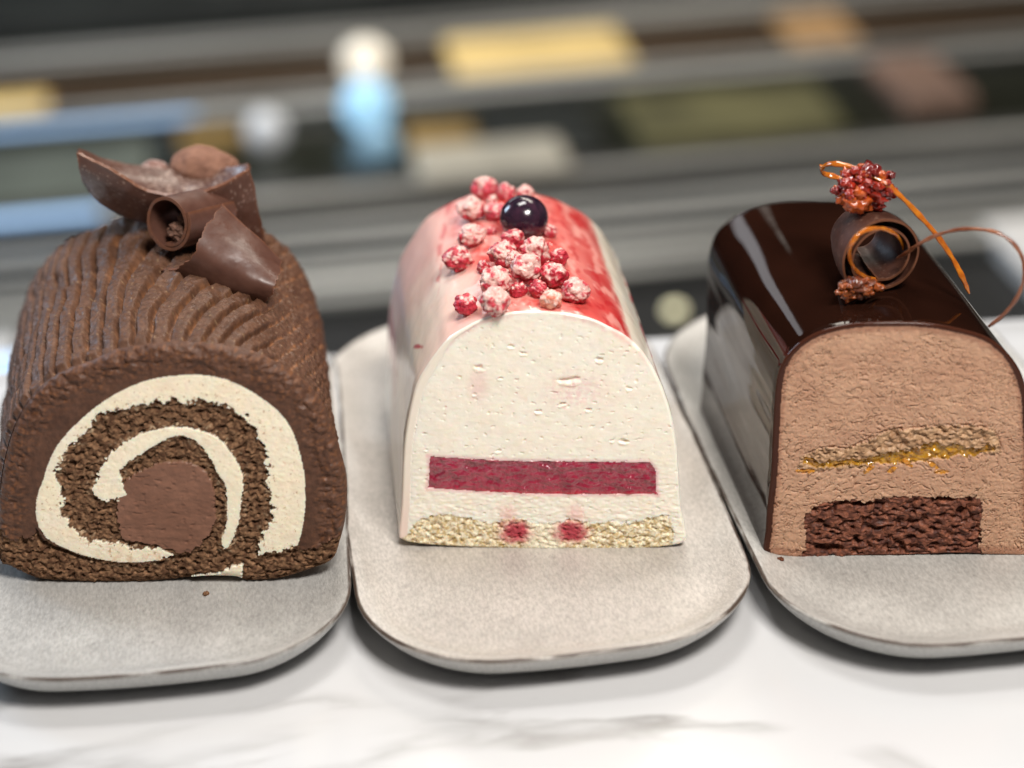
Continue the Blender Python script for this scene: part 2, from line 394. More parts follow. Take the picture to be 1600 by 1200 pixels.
def block(name, m, x0, x1, y0, y1, z1, label, cat, z0=-256.5, bev=7):
    return tag(box(name, m, x0, x1, y0, y1, z0, z1, bev), label, cat)
block('card_box_or_void_block', gold_m, 119, 271, 1176, 1276, -245, 'long pale gold box near the top centre', 'box')
block('card_box_or_void_block', gold_m, -330, -214, 1178, 1226, -249, 'short gold box at the far left', 'box')
block('card_box_or_void_block', peach_m, 406, 466, 1180, 1268, -243, 'peach box at the top right', 'box')
block('pastry_tray', grey_green_m, -420, -130, 975, 1092, -250, 'long grey green tray at the left behind the chocolate shard', 'tray')
block('pastry_tray', gold_d, 64, 116, 1010, 1070, -250, 'small dull gold tray right of the blue glow', 'tray')
block('pastry_tray', olive_m, 236, 398, 985, 1105, -251, 'long olive tray behind the gap between the cakes', 'tray')
block('pastry_tray', gold_d, -110, -60, 1070, 1105, -250, 'brownish gold tray left of the grey round glow', 'tray')
block('pastry_tray', blush_m, 445, 503, 1000, 1112, -238, 'blush pink upright tray at the right', 'tray')
block('pastry_tray', black_m, 124, 208, 980, 1092, -248, 'black tray between the small gold tray and the olive tray', 'tray')
block('pastry_tray', cream_m, 60, 172, 930, 985, -236, 'cream coloured tray on the middle rail behind the red berries', 'tray', -247.5)
block('porcelain_dish', white_m, 425, 600, 600, 770, -246, 'white porcelain dish at the right edge behind the chocolate thread', 'dish', FL+.5, 3)
block('porcelain_dish', white_m, -420, -214, 690, 738, -250, 'white porcelain dish at the far left behind the roll', 'dish', FL+.5, 3)
block('card_box_or_void_block', black_m, -600, 230, 1372, 1500, -225, 'black block filling the dark void along the far top left of the case', 'box', FL+.5, 6)  # solid black block added where the view ends in a dark void

def emit_mat(name, c, s): return mat(name, c, rough=.4, emit=(c, s))
def glow(name, m, x, y, z, rx, ry, rz, label, cat='glow'):  # glowing balls that stand in for blurred reflections in the case
    u = np.linspace(0, 2*np.pi, 24, endpoint=False); v = np.linspace(.02, np.pi-.02, 14)
    V = np.array([(rx*math.sin(b)*math.cos(a), ry*math.sin(b)*math.sin(a), rz*math.cos(b)) for b in v for a in u])*MM
    F = grid_faces(14, 24, wrap=True)
    o = mesh_np(name, V, F, m)
    p = bar_frame(x, y); o.location = (p.x, p.y, z*MM); o.rotation_euler = (0, 0, BAR)
    return tag(o, label, cat)
for x0, x1, y0, y1, zz, lab in ((-320, -95, 1119, 1126, -243, 'pale blue glowing bar for a reflection along the upper left rail'), (-300, -165, 922, 932, -243, 'bright blue glowing bar for a reflection left of the chocolate roll'), (-260, -205, 676, 700, -247, 'short wide blue white glowing bar for a reflection at the left edge')):
    tag(box('blue_glow_bar', emit_mat('blue_bar_glow', (.45, .68, 1), .55 if y0 < 1000 else .36), x0, x1, y0, y1, zz-4, zz, 1.5), lab, 'glowing bar', 'glowing bars for blue reflections in the case')  # glowing bars stand in for blue light reflected in the steel
glow('case_glow', emit_mat('warm_glow', (1, .9, .74), .45), 47, 1205, -238, 20, 14, 18, 'round warm white glow standing in for a reflected ceiling light')
glow('case_glow', emit_mat('blue_glow', (.42, .74, 1), .5), 38, 1090, -238, 20, 12, 22, 'pale blue glow for reflected light directly below the warm white glow')
glow('case_glow', emit_mat('blue_glow_dim', (.25, .42, .55), .22), 40, 1020, -246, 16, 10, 14, 'dim bluish glow for reflected light lowest under the pale blue glow')
glow('case_glow', emit_mat('grey_glow', (.75, .76, .78), .09), -42, 1056, -240, 16, 12, 16, 'dim grey round glow for a blurred reflection right of the chocolate curls')
glow('case_glow', emit_mat('yellow_glow', (1, .93, .6), .8), 196, 690, -254, 6, 4, 4, 'small warm glow for a blurred reflection low between the pale and the glazed cake')

# ------------------------------------------------------------------ plates
def rim_loop(a, b, r, bulge, n=420):
    per = []
    a0, b0 = a-r, b-r
    for (cx, cy, s) in ((a0, b0, 0), (-a0, b0, 90), (-a0, -b0, 180), (a0, -b0, 270)):
        for k in range(13):
            t = R(s+k*7.5); per.append((cx+r*math.cos(t), cy+r*math.sin(t)))
    P = np.array(per)
    d = np.r_[0, np.cumsum(np.linalg.norm(np.roll(P, -1, 0)-P, axis=1))]
    q = np.vstack([P, P[:1]])
    s = np.linspace(0, d[-1], n, endpoint=False)
    P = np.c_[np.interp(s, d, q[:, 0]), np.interp(s, d, q[:, 1])]
    P[:, 1] += np.sign(P[:, 1])*bulge*(1-np.clip(P[:, 0]/a, -1, 1)**2)*ss(.3, .9, np.abs(P[:, 1])/b)
    P[:, 0] += np.sign(P[:, 0])*bulge*.25*(1-np.clip(P[:, 1]/b, -1, 1)**2)*ss(.3, .9, np.abs(P[:, 0])/a)
    return P
def plate(name, loc, rz, a, b, r, bulge, tone, seed, label):
    # (inset from the edge, height) from the well out over the rim and back under to the foot, mm
    prof = [(a*.97, 8.2), (a*.7, 8.2), (30, 8.2), (20, 8.2), (14, 8.25), (11, 8.4), (8.5, 8.8), (6.5, 9.4), (4.8, 10.2), (3.3, 11.0), (2.2, 11.5), (1.4, 11.85), (.9, 12.0), (.5, 12.0),
            (.15, 11.8), (0, 11.4), (.1, 10.9), (.6, 10.0), (1.6, 8.6), (3.2, 6.6), (5.5, 4.4), (8, 2.6), (11, 1.2), (13, .5), (15, .1), (25, .1), (a*.97, .1)]
    pp = np.array(prof); 
    t = np.arange(len(pp)); tt = np.linspace(0, len(pp)-1, (len(pp)-1)*3+1)
    pp = np.c_[np.interp(tt, t, pp[:, 0]), np.interp(tt, t, pp[:, 1])]
    wi = np.arange(a*.97, 14.5, -1.1)
    k0 = int(np.argmax(tt >= 4))
    pp = np.vstack([np.c_[wi, np.full(len(wi), 8.2)], pp[k0:]]); tt = np.r_[np.linspace(0, 3.9, len(wi)), tt[k0:]]
    V = []; col = []
    base = rim_loop(a, b, r, bulge)
    n = len(base)
    ang = np.arange(n)/n*2*np.pi
    for k, (ins, h) in enumerate(pp):
        rr = max(r-ins, .5)
        P = rim_loop(a-ins, max(b-ins, 1.5), min(rr, a-ins-.01), bulge*(1-ins/a))
        w = .5*fbm(np.cos(ang)*1.6+seed, np.sin(ang)*1.6, 0., 3)
        e = np.exp(-ins/5.)
        z = h+w*1.6*e*(h/12)
        P = P*(1+.0035*e*fbm(np.cos(ang)*2.5-seed, np.sin(ang)*2.5, 3., 3)[:, None]*2)
        V.append(np.c_[P, z])
        x, y = P[:, 0], P[:, 1]
        g = fbm(x/16+seed, y/16, 0., 4)
        sp = fbm(x/1.3+seed, y/1.3, 2., 3)
        c = mix(np.array(tone)*.93, np.array(tone)*1.08, .5+g*1.2)
        c = mix(c, np.array(tone)*.6, ss(.28, .5, sp)*.5)
        if 6 < tt[k] < 12.2: c = mix(c, (.60, .58, .55), .55*ss(6, 9, tt[k])*ss(-.3, .3, fbm(ang*2+seed, ang*0+ins*.1, 0., 3)))
        if 11.5 < tt[k] < 15.5:
            q = ss(-.35, .15, fbm(np.cos(ang)*6+seed, np.sin(ang)*6, tt[k]*.3, 4)+.1)
            c = mix(c, (.06, .04, .03), q*ss(11.5, 12.6, tt[k])*(1-ss(14.2, 15.5, tt[k])))
        elif tt[k] >= 15.5: c = mix(c, (.52, .52, .50), np.full(n, .7))
        col.append(np.clip(c, 0, 1))
    V = np.vstack(V)*MM; col = np.vstack(col)
    F = grid_faces(len(pp), n, wrap=True)
    m = bpy.data.materials.get('stoneware') or mat('stoneware', attr=True, rough=.42, rough_var=.1, var=.16, var_scale=900, bump=(('noise', 1400, .5, .0003), ('noise', 220, .25, .0005)), coat=.3, coat_rough=.2, stretch=(1.6, .6, 1))
    t_ = empty(name, loc, rz)
    o = mesh_np('plate_body', V, F, m, t_, col)
    # close the centre of the well and the foot
    nb = len(V)
    me = o.data
    import bmesh
    bm = bmesh.new(); bm.from_mesh(me); bm.verts.ensure_lookup_table()
    for rowst in (0, nb-n):
        f = bm.faces.new([bm.verts[rowst+i] for i in (range(n) if rowst else range(n-1, -1, -1))])
    bmesh.ops.recalc_face_normals(bm, faces=bm.faces)
    bm.to_mesh(me); bm.free()
    return tag(t_, label, 'plate', 'oval stoneware plates')

plate('serving_plate', (-.1027, .013, 0), R(4.4), 52.3, 97, 30, 5, (.39, .38, .365), 1.3, 'grey stoneware plate under the chocolate roll cake')
plate('serving_plate', (.0012, .0175, 0), R(6.6), 52.0, 101, 34, 5, (.45, .415, .38), 5.1, 'warm beige stoneware plate under the pale berry cake')
plate('serving_plate', (.1108, .0175, 0), R(6.6), 54, 101, 36, 6, (.415, .40, .375), 9.4, 'light grey stoneware plate under the glossy chocolate glazed cake')

# ------------------------------------------------------------------ cakes
class Cake:
    def __init__(s, name, O, face_yaw, axis_yaw, L, label, cat):
        s.root = tag(empty(name, (O[0]*MM, O[1]*MM, O[2]*MM), R(axis_yaw)), label, cat)
        s.d = R(face_yaw-axis_yaw); s.L = L; s.flare = 0.
        s.U = np.array([math.cos(s.d), math.sin(s.d), 0]); s.A = np.array([0, 1., 0])
        s.N = np.array([math.sin(s.d), -math.cos(s.d), 0])   # out of the cut face, towards the viewer
    def pt(s, u, v, t, h=0):
        return (u[..., None]*s.U+v[..., None]*np.array([0, 0, 1.])+np.asarray(t)[..., None]*s.A+np.asarray(h)[..., None]*s.N)*MM
    def face(s, outline, step, field, names, mats, rnd=1.0, sink=0.):
        """the cut face as one relief, split into one mesh per ingredient"""
        P = smooth_closed(outline, 420)
        x0, y0 = P.min(0)-step; x1, y1 = P.max(0)+step
        nx = int((x1-x0)/step)+2; ny = int((y1-y0)/step)+2
        X, Y = np.meshgrid(x0+np.arange(nx)*step, y0+np.arange(ny)*step)
        ins = inside(X, Y, P)
        d, bx, by = edge_dist(X, Y, P)
        near = (~ins) & (d < step*1.6)
        X = np.where(near, bx, X); Y = np.where(near, by, Y); d = np.where(ins, d, 0)
        lab, h, col = field(X, Y, d)
        dd = np.clip(d, 0, rnd)
        edge = rnd*(np.sqrt(np.clip(1-(1-dd/rnd)**2, 0, 1))-1)
        h = h*ss(0, .8, d)+edge-sink
        ok = ins | near
        V = s.pt(X.ravel(), Y.ravel(), np.zeros(X.size), h.ravel())
        F = grid_faces(ny, nx)
        okf = ok.ravel()[F].all(1) & (ins.ravel()[F].sum(1) >= 1)
        lf = lab.ravel()[F[:, 0]]
        c = col.reshape(-1, 3)
        for k, nm in enumerate(names):
            m = okf & (lf == k)
            if not m.any(): continue
            f = F[m]; ids, inv = np.unique(f, return_inverse=True)
            mesh_np(nm, V[ids], inv.reshape(-1, 4), mats[k], s.root, c[ids])
        return P
    def body(s, name, outline, n, m, material, disp=None, colf=None, t0=1.0, back=5., lip=.15):
        P = smooth_closed(outline, n)
        P = P[::1]
        area2 = np.sum(P[:, 0]*np.roll(P[:, 1], -1)-np.roll(P[:, 0], -1)*P[:, 1])
        if area2 < 0: P = P[::-1]
        # start the loop at the bottom left corner
        k = np.argmin(P[:, 0]+P[:, 1]); P = np.roll(P, -k, 0)
        if True:  # run left side -> over the top -> right -> bottom
            P = P[::-1]
        k = np.argmin(P[:, 0]+P[:, 1]); P = np.roll(P, -k, 0)
        tg = np.roll(P, -2, 0)-np.roll(P, 2, 0); tg /= np.linalg.norm(tg, axis=1)[:, None]
        nor = np.c_[-tg[:, 1], tg[:, 0]]
        if ((P+nor-P.mean(0))**2).sum() < ((P-P.mean(0))**2).sum(): nor = -nor
        t = np.linspace(t0, s.L, m)
        # back end rounds off
        bk = np.clip((t-(s.L-back))/back, 0, 1)
        inset = back*(1-np.sqrt(np.clip(1-bk**2, 0, 1)))
        arc = np.r_[0, np.cumsum(np.linalg.norm(P[1:]-P[:-1], axis=1))]
        S, T = np.meshgrid(arc, t)
        U0 = np.broadcast_to(P[:, 0], S.shape); V0 = np.broadcast_to(P[:, 1], S.shape)
        D = disp(S, T, U0, V0, arc[-1]) if disp else np.zeros_like(S)
        rp = ss(t0-.01, t0+2.2, T)
        D = D*ss(0, 3, V0)*rp-lip*(1-rp)-inset[:, None]
        grow = 1+s.flare*ss(0, .7, T/s.L)
        U0 = U0*np.where(U0 < 0, grow, 1-.3*(grow-1)); V0 = V0*(1+(grow-1)*.5)
        UU = U0+nor[None, :, 0]*D; VV = np.maximum(V0+nor[None, :, 1]*D, np.minimum(V0, 0)*.2)
        VV = np.where(V0 < .5, np.maximum(VV, V0), VV)+.7*ss(2, 0, V0)
        V = s.pt(UU, VV, T+1.8*ss(2.5, .6, V0)*ss(t0+8, t0, T), np.zeros_like(S)).reshape(-1, 3)
        # skew dies out towards the back so the far end is square
        col = colf(S, T, U0, V0).reshape(-1, 3) if colf else None
        F = grid_faces(m, n, wrap=True)
        if col is None: col = np.full((len(V), 3), .5)
        # back cap: shrinking rings
        rings = 14; last = V[-n:]; cen = last.mean(0); caps = []; cc = []
        for q in range(1, rings+1):
            w = q/rings
            caps.append(last+(cen-last)*w*.995); cc.append(col[-n:])
        nv = len(V)
        V2 = np.vstack([V]+caps); col2 = np.vstack([col]+cc)
        i = np.arange(rings)[:, None]; j = np.arange(n)[None]; j2 = (j+1) % n
        st = nv-n
        F2 = np.stack([st+i*n+j, st+i*n+j2, st+(i+1)*n+j2, st+(i+1)*n+j], -1).reshape(-1, 4)
        return mesh_np(name, V2, np.vstack([F, F2]), material, s.root, col2)

def crumb(x, y, sc=1.0):
    wx = x+.9*sc*pn(x/(1.5*sc), y/(1.5*sc), 1.); wy = y+.9*sc*pn(x/(1.5*sc), y/(1.5*sc), 5.)
    n1 = fbm(wx/(1.9*sc), wy/(1.5*sc), 2., 3, .6)
    n2 = fbm(x/(4*sc)+5, y/(3*sc), 22., 3)
    hole = ss(.04, .44, fbm(x/(2.0*sc)+9, y/(1.5*sc), 7., 2, .5)+.3*n2)
    tone = np.clip(.5+1.7*fbm(wx/(1.3*sc)+31, wy/(1.1*sc), 9., 2)+.5*n1, 0, 1)
    return (.85*n1-1.15*hole)*sc, tone, hole
def C3(*a): return np.array(a, float)

# --- cake 1: chocolate roll
c1 = Cake('chocolate_roll_cake', (F1X, F1Y, 8.4), F1A, 5.6, 98, 'brown ridged chocolate roll cake with cream swirl on the grey plate', 'cake')
c1.flare = .05
def field1(x, y, d):
    jag = .75*fbm(x/1.6, y/1.6, 0., 3)
    jag2 = 2.3*fbm(x/2.4+3, y/2.4, 1., 3)+.9*fbm(x/1.0, y/1.0, 61., 2)
    co = sdist(x, y, C1_CREAM_OUTER)
    sp = sdist(x, y, C1_SPIRAL)
    ci = sdist(x, y, C1_CREAM_INNER)
    core = sdist(x, y, C1_CORE)
    base = sdist(x, y, C1_BASE, 120)
    pat = sdist(x, y, C1_PATCH, 40)
    void = sdist(x, y, C1_VOID, 40)
    # outside edge of the cream is a clean knife line, its inner edge is crumbly
    clean = ss(2.2, .6, np.abs(sp))
    co2 = co+jag2*(1-clean)+jag*.12*clean
    cream = (co2 > 0) | (ci+jag*(.9+1.6*ss(-6, -14, x)) > 0) | (pat+jag*1.5 > 0)
    crumbs_in = (fbm(x/1.1+20, y/1.1, 4., 3) > .24+.06*np.clip(co, 0, 6)) & (co2 > 0) & (clean < .5)
    is_core = (core+1.3+jag*1.5 > 0) & ~cream
    sponge = ((sp > 0) | (base+jag2 > 0)) & ~cream & ~is_core
    lab = np.where(cream, 1, np.where(is_core, 3, np.where(sponge, 2, 0)))
    ch, cid, hole = crumb(x, y, 1.0)
    low = fbm(x/7, y/7, 3., 3)
    rough_zone = ss(9.5, 4.5, d+2.5*fbm(x/5, y/5, 9., 3))*(y > 3)
    h0 = .25*low+rough_zone*(1.0*fbm(x/2.8, y/1.9, 4., 3)+1.6*np.abs(fbm(x/6, y/4, 8., 2))-.35)
    pit = ss(.30, .55, fbm(x/1.3+40, y/.9, 5., 3))
    hc = .15+.15*low+.12*fbm(x/1.6, y/1.0, 7., 3)-.12*pit
    hs = ch-.1-.5*ss(0, 1.6, np.minimum(np.abs(co2), np.abs(ci)))
    hk = .15+.30*fbm(x/4, y/2, 1., 3)-.25*ss(.2, .5, fbm(x/2, y/1.2, 2., 2))
    h = np.select([lab == 0, lab == 1, lab == 2], [h0, hc, hs], hk)
    h = np.where((void+.4*jag > 0) & (lab != 1), -2.2+.6*ch, h)
    g = np.clip(.5+.8*fbm(x/9, y/9, 2., 3), 0, 1)
    k0 = mix(mix(C3(.078, .033, .019), C3(.105, .048, .028), g), C3(.19, .075, .030), rough_zone*ss(.0, .35, fbm(x/1.1, y/1.1, 12., 3))*.6)
    k1 = mix(mix(C3(.95, .845, .68), C3(.92, .78, .59), g), C3(.5, .30, .16), np.maximum(ss(.36, .5, fbm(x/.7, y/.7, 8., 2))*.35, crumbs_in*.75))
    low_c = ss(12, 5, y)*ss(-35, -18, x)*ss(8, -4, x)
    k1 = mix(k1, C3(.62, .38, .20), low_c*ss(-.1, .3, fbm(x/2, y/2, 18., 3))*.7)
    k2 = mix(C3(.085, .040, .021), C3(.27, .150, .082), np.clip(cid*.8+.25*fbm(x/5, y/5, 3., 3), 0, 1))
    k2 = mix(k2, C3(.62, .46, .30), .7*ss(3.0, .0, np.minimum(-co, np.abs(ci)))*ss(.12, .4, fbm(x/1.6, y/1.2, 83., 2)))
    k3 = mix(C3(.17, .075, .045), C3(.23, .108, .068), g)
    col = np.where((lab == 0)[..., None], k0, np.where((lab == 1)[..., None], k1, np.where((lab == 2)[..., None], k2, k3)))
    return lab, h, col
frost_m = mat('chocolate_frosting', attr=True, rough=.55, rough_var=.12, var=.25, var_scale=700, bump=(('noise', 800, .4, .0005),), spec=.35)
cream_filling_m = mat('cream_filling', attr=True, rough=.5, sss=.6, sss_scale=.0022, bump=(('noise', 1100, .25, .0003),), var=.05, var_scale=500)
crumb_m = mat('chocolate_crumb', attr=True, rough=.85, spec=.2, var=.3, var_scale=1100, bump=(('noise', 1200, .45, .0005),), sss=.15, sss_scale=.001)
core_m = mat('chocolate_mousse_core', attr=True, rough=.5, var=.08, var_scale=500, bump=(('noise', 800, .3, .0004),))
c1.face(C1_OUT, .24, field1, ['frosting_face', 'cream_swirl', 'chocolate_sponge', 'chocolate_mousse_core'], [frost_m, cream_filling_m, crumb_m, core_m], rnd=3.2)
def disp1(S, T, u, v, per):
    warp = 2.2*fbm(S/34, T/40, 1., 2)
    un = u/48.
    slant = .02+.40*ss(-.35, .75, un)                       # the comb marks swing across towards the right
    ph = (S-slant*T+warp)/4.5+.08*fbm(S/9, T/9, 31., 3)
    tri = np.abs((ph % 1)-.5)*2                        # 0 at the ridge .. 1 in the groove
    gr = ss(.55, .98, tri)
    amp = (.25+.75*ss(-.5, .3, fbm(S/11+4, T/13, 6., 2)+.25))*(1-.9*ss(.55, .8, un))
    cr = fbm(S/1.7, T/2.4, 3., 4)*(1+1.2*ss(.55, .85, un))
    return (2.7*(1-gr)*amp-1.4)+.40*cr+1.0*fbm(S/14, T/16, 8., 3)+.35*fbm(S/1.2, T/1.6, 5., 2)
def col1(S, T, u, v):
    un = u/48.
    warp = 2.2*fbm(S/34, T/40, 1., 2)
    ph = (S-(.02+.40*ss(-.35, .75, un))*T+warp)/4.5+.08*fbm(S/9, T/9, 31., 3)
    gr = ss(.6, .98, np.abs((ph % 1)-.5)*2)
    c = mix(C3(.072, .031, .017), C3(.125, .060, .035), np.clip(.5+.9*fbm(S/6, T/9, 2., 4), 0, 1))
    c = mix(c, C3(.24, .10, .04), gr*ss(-.15, .3, fbm(S/2.2, T/5, 9., 3))*.75)
    return mix(c, C3(.34, .22, .12), ss(.3, .5, fbm(S/.7, T/1.4, 13., 3))*.55)
c1.body('frosting', C1_OUT, 760, 330, frost_m, disp1, col1, t0=2.2, back=9, lip=.35)

# --- cake 2: vanilla mousse with red jelly
c2 = Cake('berry_mousse_cake', (F2X, F2Y, 8.3), F2A, 4.4, 90, 'pale mousse cake with red jelly layer and pink glaze in the middle', 'cake')
def field2(x, y, d):
    jag = fbm(x/1.3, y/1.3, 0., 3)
    je = sdist(x, y, [q for p in C2_JELLY for q in (p, p)])
    spg = sdist(x, y, C2_SPONGE)
    P = smooth_closed(C2_OUT, 420)
    left = ss(5, -25, x)
    gl = (d < .5+1.9*left*ss(70, 52, y)) & ((y > 3) | (x < -36.5)) & (x < 20)
    jelly = je+.18*jag > 0
    sp = (spg+1.1*jag > 0) & ~jelly
    lab = np.where(jelly, 1, np.where(sp, 2, np.where(gl, 3, 0)))
    ch, cid, hole = crumb(x*1.05, y*1.05, .95)
    low = fbm(x/8, y/8, 3., 3)
    fine = fbm(x/2.2, y/1.1, 6., 2)
    lower = ss(34, 6, y)
    h0 = .18*low+(.07+.20*lower)*fine+.10*ss(.1, .5, fbm(x/5, y/1.6, 2., 3))*lower
    h0 -= .35*ss(.34, .6, fbm(x/1.5+5, y/1.0, 9., 2))
    pinkp = np.zeros_like(x)
    R_ = [(3.8, 1.1), (6.5, 1.3), (2.4, .9), (1.8, .6), (2.2, .7), (2.2, .7), (1.8, .5), (2.6, .7), (3.4, .9), (1.3, .6), (1.3, .6), (1.9, .7), (1.8, .8), (1.3, .6), (2.2, .6), (1, .4), (1.1, .5)]
    for (px, py), (w, hh) in zip(C2_PITS, R_):
        w, hh = w*.44, hh*.70
        jx = pn(x/(.9*w+.4), y/(.9*w+.4), px); jy = pn(x/(.8*w+.4), y/(.7*w+.4), py+9.)
        ex = (x-px)/w+.45*jx; ey = (y-py-.25*ex*math.sin(px)*hh)/hh+.55*jy
        q = ex**2+ey**2+.4*jag
        h0 -= .8*min(1, w*.8)*ss(1.1, .25, q)*ss(-1.2, .5, ey+.6)
        h0 += .25*ss(1.2, .4, ex**2+(ey+1.2)**2)
    hj = -.1+.8*fbm(x/3.2, y/2.2, 3., 3)+.12*fbm(x/.9, y/.7, 2., 2)
    hs = .05+.62*ch
    mid = ss(6.5, 3.5, np.abs(x-.5))
    hs = hs*(1-.4*mid)+mid*.2
    h = np.select([lab == 0, lab == 1, lab == 2], [h0, hj, hs], np.full(x.shape, .12))
    g = np.clip(.5+.8*low, 0, 1)
    k0 = mix(C3(.95, .875, .775), C3(.93, .83, .705), g)
    k0 = mix(k0, C3(.80, .45, .47), .45*ss(-2.8, -.2, -np.hypot((x-10)/1.8, (y-48)/1.2)/2.6)*ss(-.4, .4, jag))
    k0 = mix(k0, C3(.80, .45, .45), .32*(ss(5, 1, np.hypot((x+15.5)/.8, (y-50)/1.5))))
    k0 = mix(k0, C3(.75, .30, .30), .5*ss(2.4, .3, d+.6*jag)*ss(52, 64, y)*ss(-.2, .3, fbm(x/4, y/4, 21., 2)+.15))
    for bx in (-9, 9.5): k0 = mix(k0, C3(.78, .30, .30), .42*ss(4.2, .5, np.hypot((x-bx)/.9, (y-10)/1.3)+1.2*jag))
    k0 = mix(k0, C3(.82, .66, .34), .45*ss(.36, .5, fbm(x/2.2, y/.9, 31., 3))*lower)
    k0 = mix(k0, C3(.80, .36, .40), .55*ss(-1.3, -.1, je+.4*jag))
    k1 = mix(mix(C3(.21, .006, .026), C3(.38, .016, .052), np.clip(.5+.9*fbm(x/5, y/3, 4., 3), 0, 1)), C3(.42, .10, .16), ss(20, 26, y)*ss(-.1, .4, fbm(x/2.2, y/.9, 5., 3))*.45)
    k1 = mix(k1, C3(.62, .03, .04), ss(18.8, 16.3, y+.02*x)*.7)
    k2 = mix(C3(.60, .45, .23), C3(.90, .81, .62), np.clip(cid*1.2, 0, 1))
    k2 = mix(k2, C3(.42, .27, .09), ss(.15, .4, fbm(x/2.5, y/2.5, 3., 3))*.65)
    k2 = mix(k2, C3(.86, .79, .62), mid*.8)
    for bx, by in C2_BERRIES:
        r = np.hypot((x-bx)/1.25, (y-by-.3))+.9*pn(x/2.2, y/2.2, bx)
        k2 = mix(k2, C3(.66, .20, .22), .75*ss(5.2, 2.2, r+1.2*jag)); k2 = mix(k2, C3(.40, .035, .06), .9*ss(3.6, 1.5, r+1.6*jag))
    k3 = mix(C3(.86, .77, .66), C3(.84, .66, .58), ss(30, 0, y))
    col = np.where((lab == 0)[..., None], k0, np.where((lab == 1)[..., None], k1, np.where((lab == 2)[..., None], k2, k3)))
    return lab, h, col
mousse_m = mat('vanilla_mousse', attr=True, rough=.5, sss=.6, sss_scale=.0025, bump=(('noise', 900, .18, .0003),), var=.03, var_scale=500)
jelly_m = mat('berry_jelly', attr=True, rough=.16, sss=.35, sss_rad=(1, .12, .15), bump=(('noise', 800, .9, .0007),), spec=.7, coat=1., coat_rough=.12)
vsponge_m = mat('vanilla_sponge', attr=True, rough=.8, spec=.2, var=.15, var_scale=1300, bump=(('noise', 1500, .6, .0005),), sss=.35, sss_scale=.0015)
glaze2_m = mat('pale_glaze', attr=True, rough=.22, sss=.2, sss_scale=.0018, coat=.35, coat_rough=.12, bump=(('noise', 240, .10, .0004), ('voronoi', 500, .04, .0003)))
c2.face(C2_OUT, .22, field2, ['vanilla_mousse', 'jelly_layer', 'vanilla_sponge', 'glaze_rim'], [mousse_m, jelly_m, vsponge_m, glaze2_m], rnd=.7)
def disp2(S, T, u, v, per):
    drip = ss(2.2, .2, np.abs(u-35.5+.03*T))*ss(10, 30, v)
    pud = ss(20, 24, u+0*v)*0
    wet = ss(17, 8, np.abs(u-1))*ss(38, 52, v)*ss(-.1, .3, fbm(S/4, T/7, 47., 3))
    return .35*fbm(S/22, T/30, 1., 3)+.10*fbm(S/5, T/7, 2., 3)+.35*wet+.35*drip*ss(.0, .3, fbm(S/3, T/9, 7., 2)+.2)
def col2(S, T, u, v):
    n1 = fbm(S/14, T/26, 1., 3); n2 = fbm(S/6, T/15, 5., 3); n3 = fbm(S/20, T/20, 9., 3); nf = fbm(S/2.5, T/6, 12., 3)
    crm = mix(C3(.88, .81, .69), C3(.85, .73, .60), np.clip(.5+n1, 0, 1))
    top = ss(38, 52, v)
    redge = ss(26.5, 24.0, u+1.6*n1+.9*nf)*top
    pink = ss(-36, -8, u+6*n3-.14*(T-20))*redge
    c = mix(crm, C3(.84, .38, .33), pink*.8)
    back = ss(22, 66, T+12*n3)*ss(10, 32, v)*ss(8, -10, u)
    c = mix(c, C3(.74, .27, .26), back*.55)
    red = ss(-2, 12, u+6*n3-.05*T)*redge
    c = mix(c, C3(.62, .060, .055), red*np.clip(.74+.5*n1, .4, 1))
    edge = ss(5.0, 1.0, np.abs(u-22.0+1.4*n1))*redge*ss(-.35, .45, fbm(S/9, T/24, 5., 2)+.1)
    c = mix(c, C3(.45, .008, .012), edge*.8)
    pool = ss(17, 8, np.abs(u-1+.08*(T-20)+5*n3))*ss(-2, 3, T)*top*ss(95, 82, T)
    c = mix(c, C3(.62, .07, .06), pool*np.clip(.62+1.5*fbm(S/5, T/8, 44., 3), .15, 1))
    wet = np.maximum(pool, red*.9)*ss(.02, .26, fbm(S/4, T/8, 47., 3))
    c = mix(c, C3(.46, .012, .02), wet*.6)
    c = mix(c, C3(.86, .42, .36), .55*np.maximum(pool, red)*ss(.08, .34, fbm(S/5, T/12, 67., 3)))
    streak = ss(1.2, .4, np.abs((u+24)-.16*(T-40)+2.5*n1))*ss(-.05, .15, fbm(S/5, T/9, 15., 2)+.08)*ss(26, 34, T)*ss(30, 40, v)
    c = mix(c, C3(.62, .10, .11), streak*.6)
    dab = ss(1.0, .4, np.hypot((u+30.3+.25*(T-17))/.55, (T-17)/6)+.3*nf)
    c = mix(c, C3(.50, .02, .06), dab*.85)
    st2 = ss(1.0, .3, np.abs(u+36.4+.8*n1))*ss(35, 50, T)*ss(15, 25, v)
    c = mix(c, C3(.50, .03, .07), st2*.6)
    r3 = ss(1.5, .6, np.abs(v-49+.02*T+1.2*n1))*ss(20, 25, u)
    return mix(c, C3(.58, .03, .06), r3)
c2.body('glaze', C2_OUT, 560, 320, glaze2_m, disp2, col2, t0=.7, back=3.0)

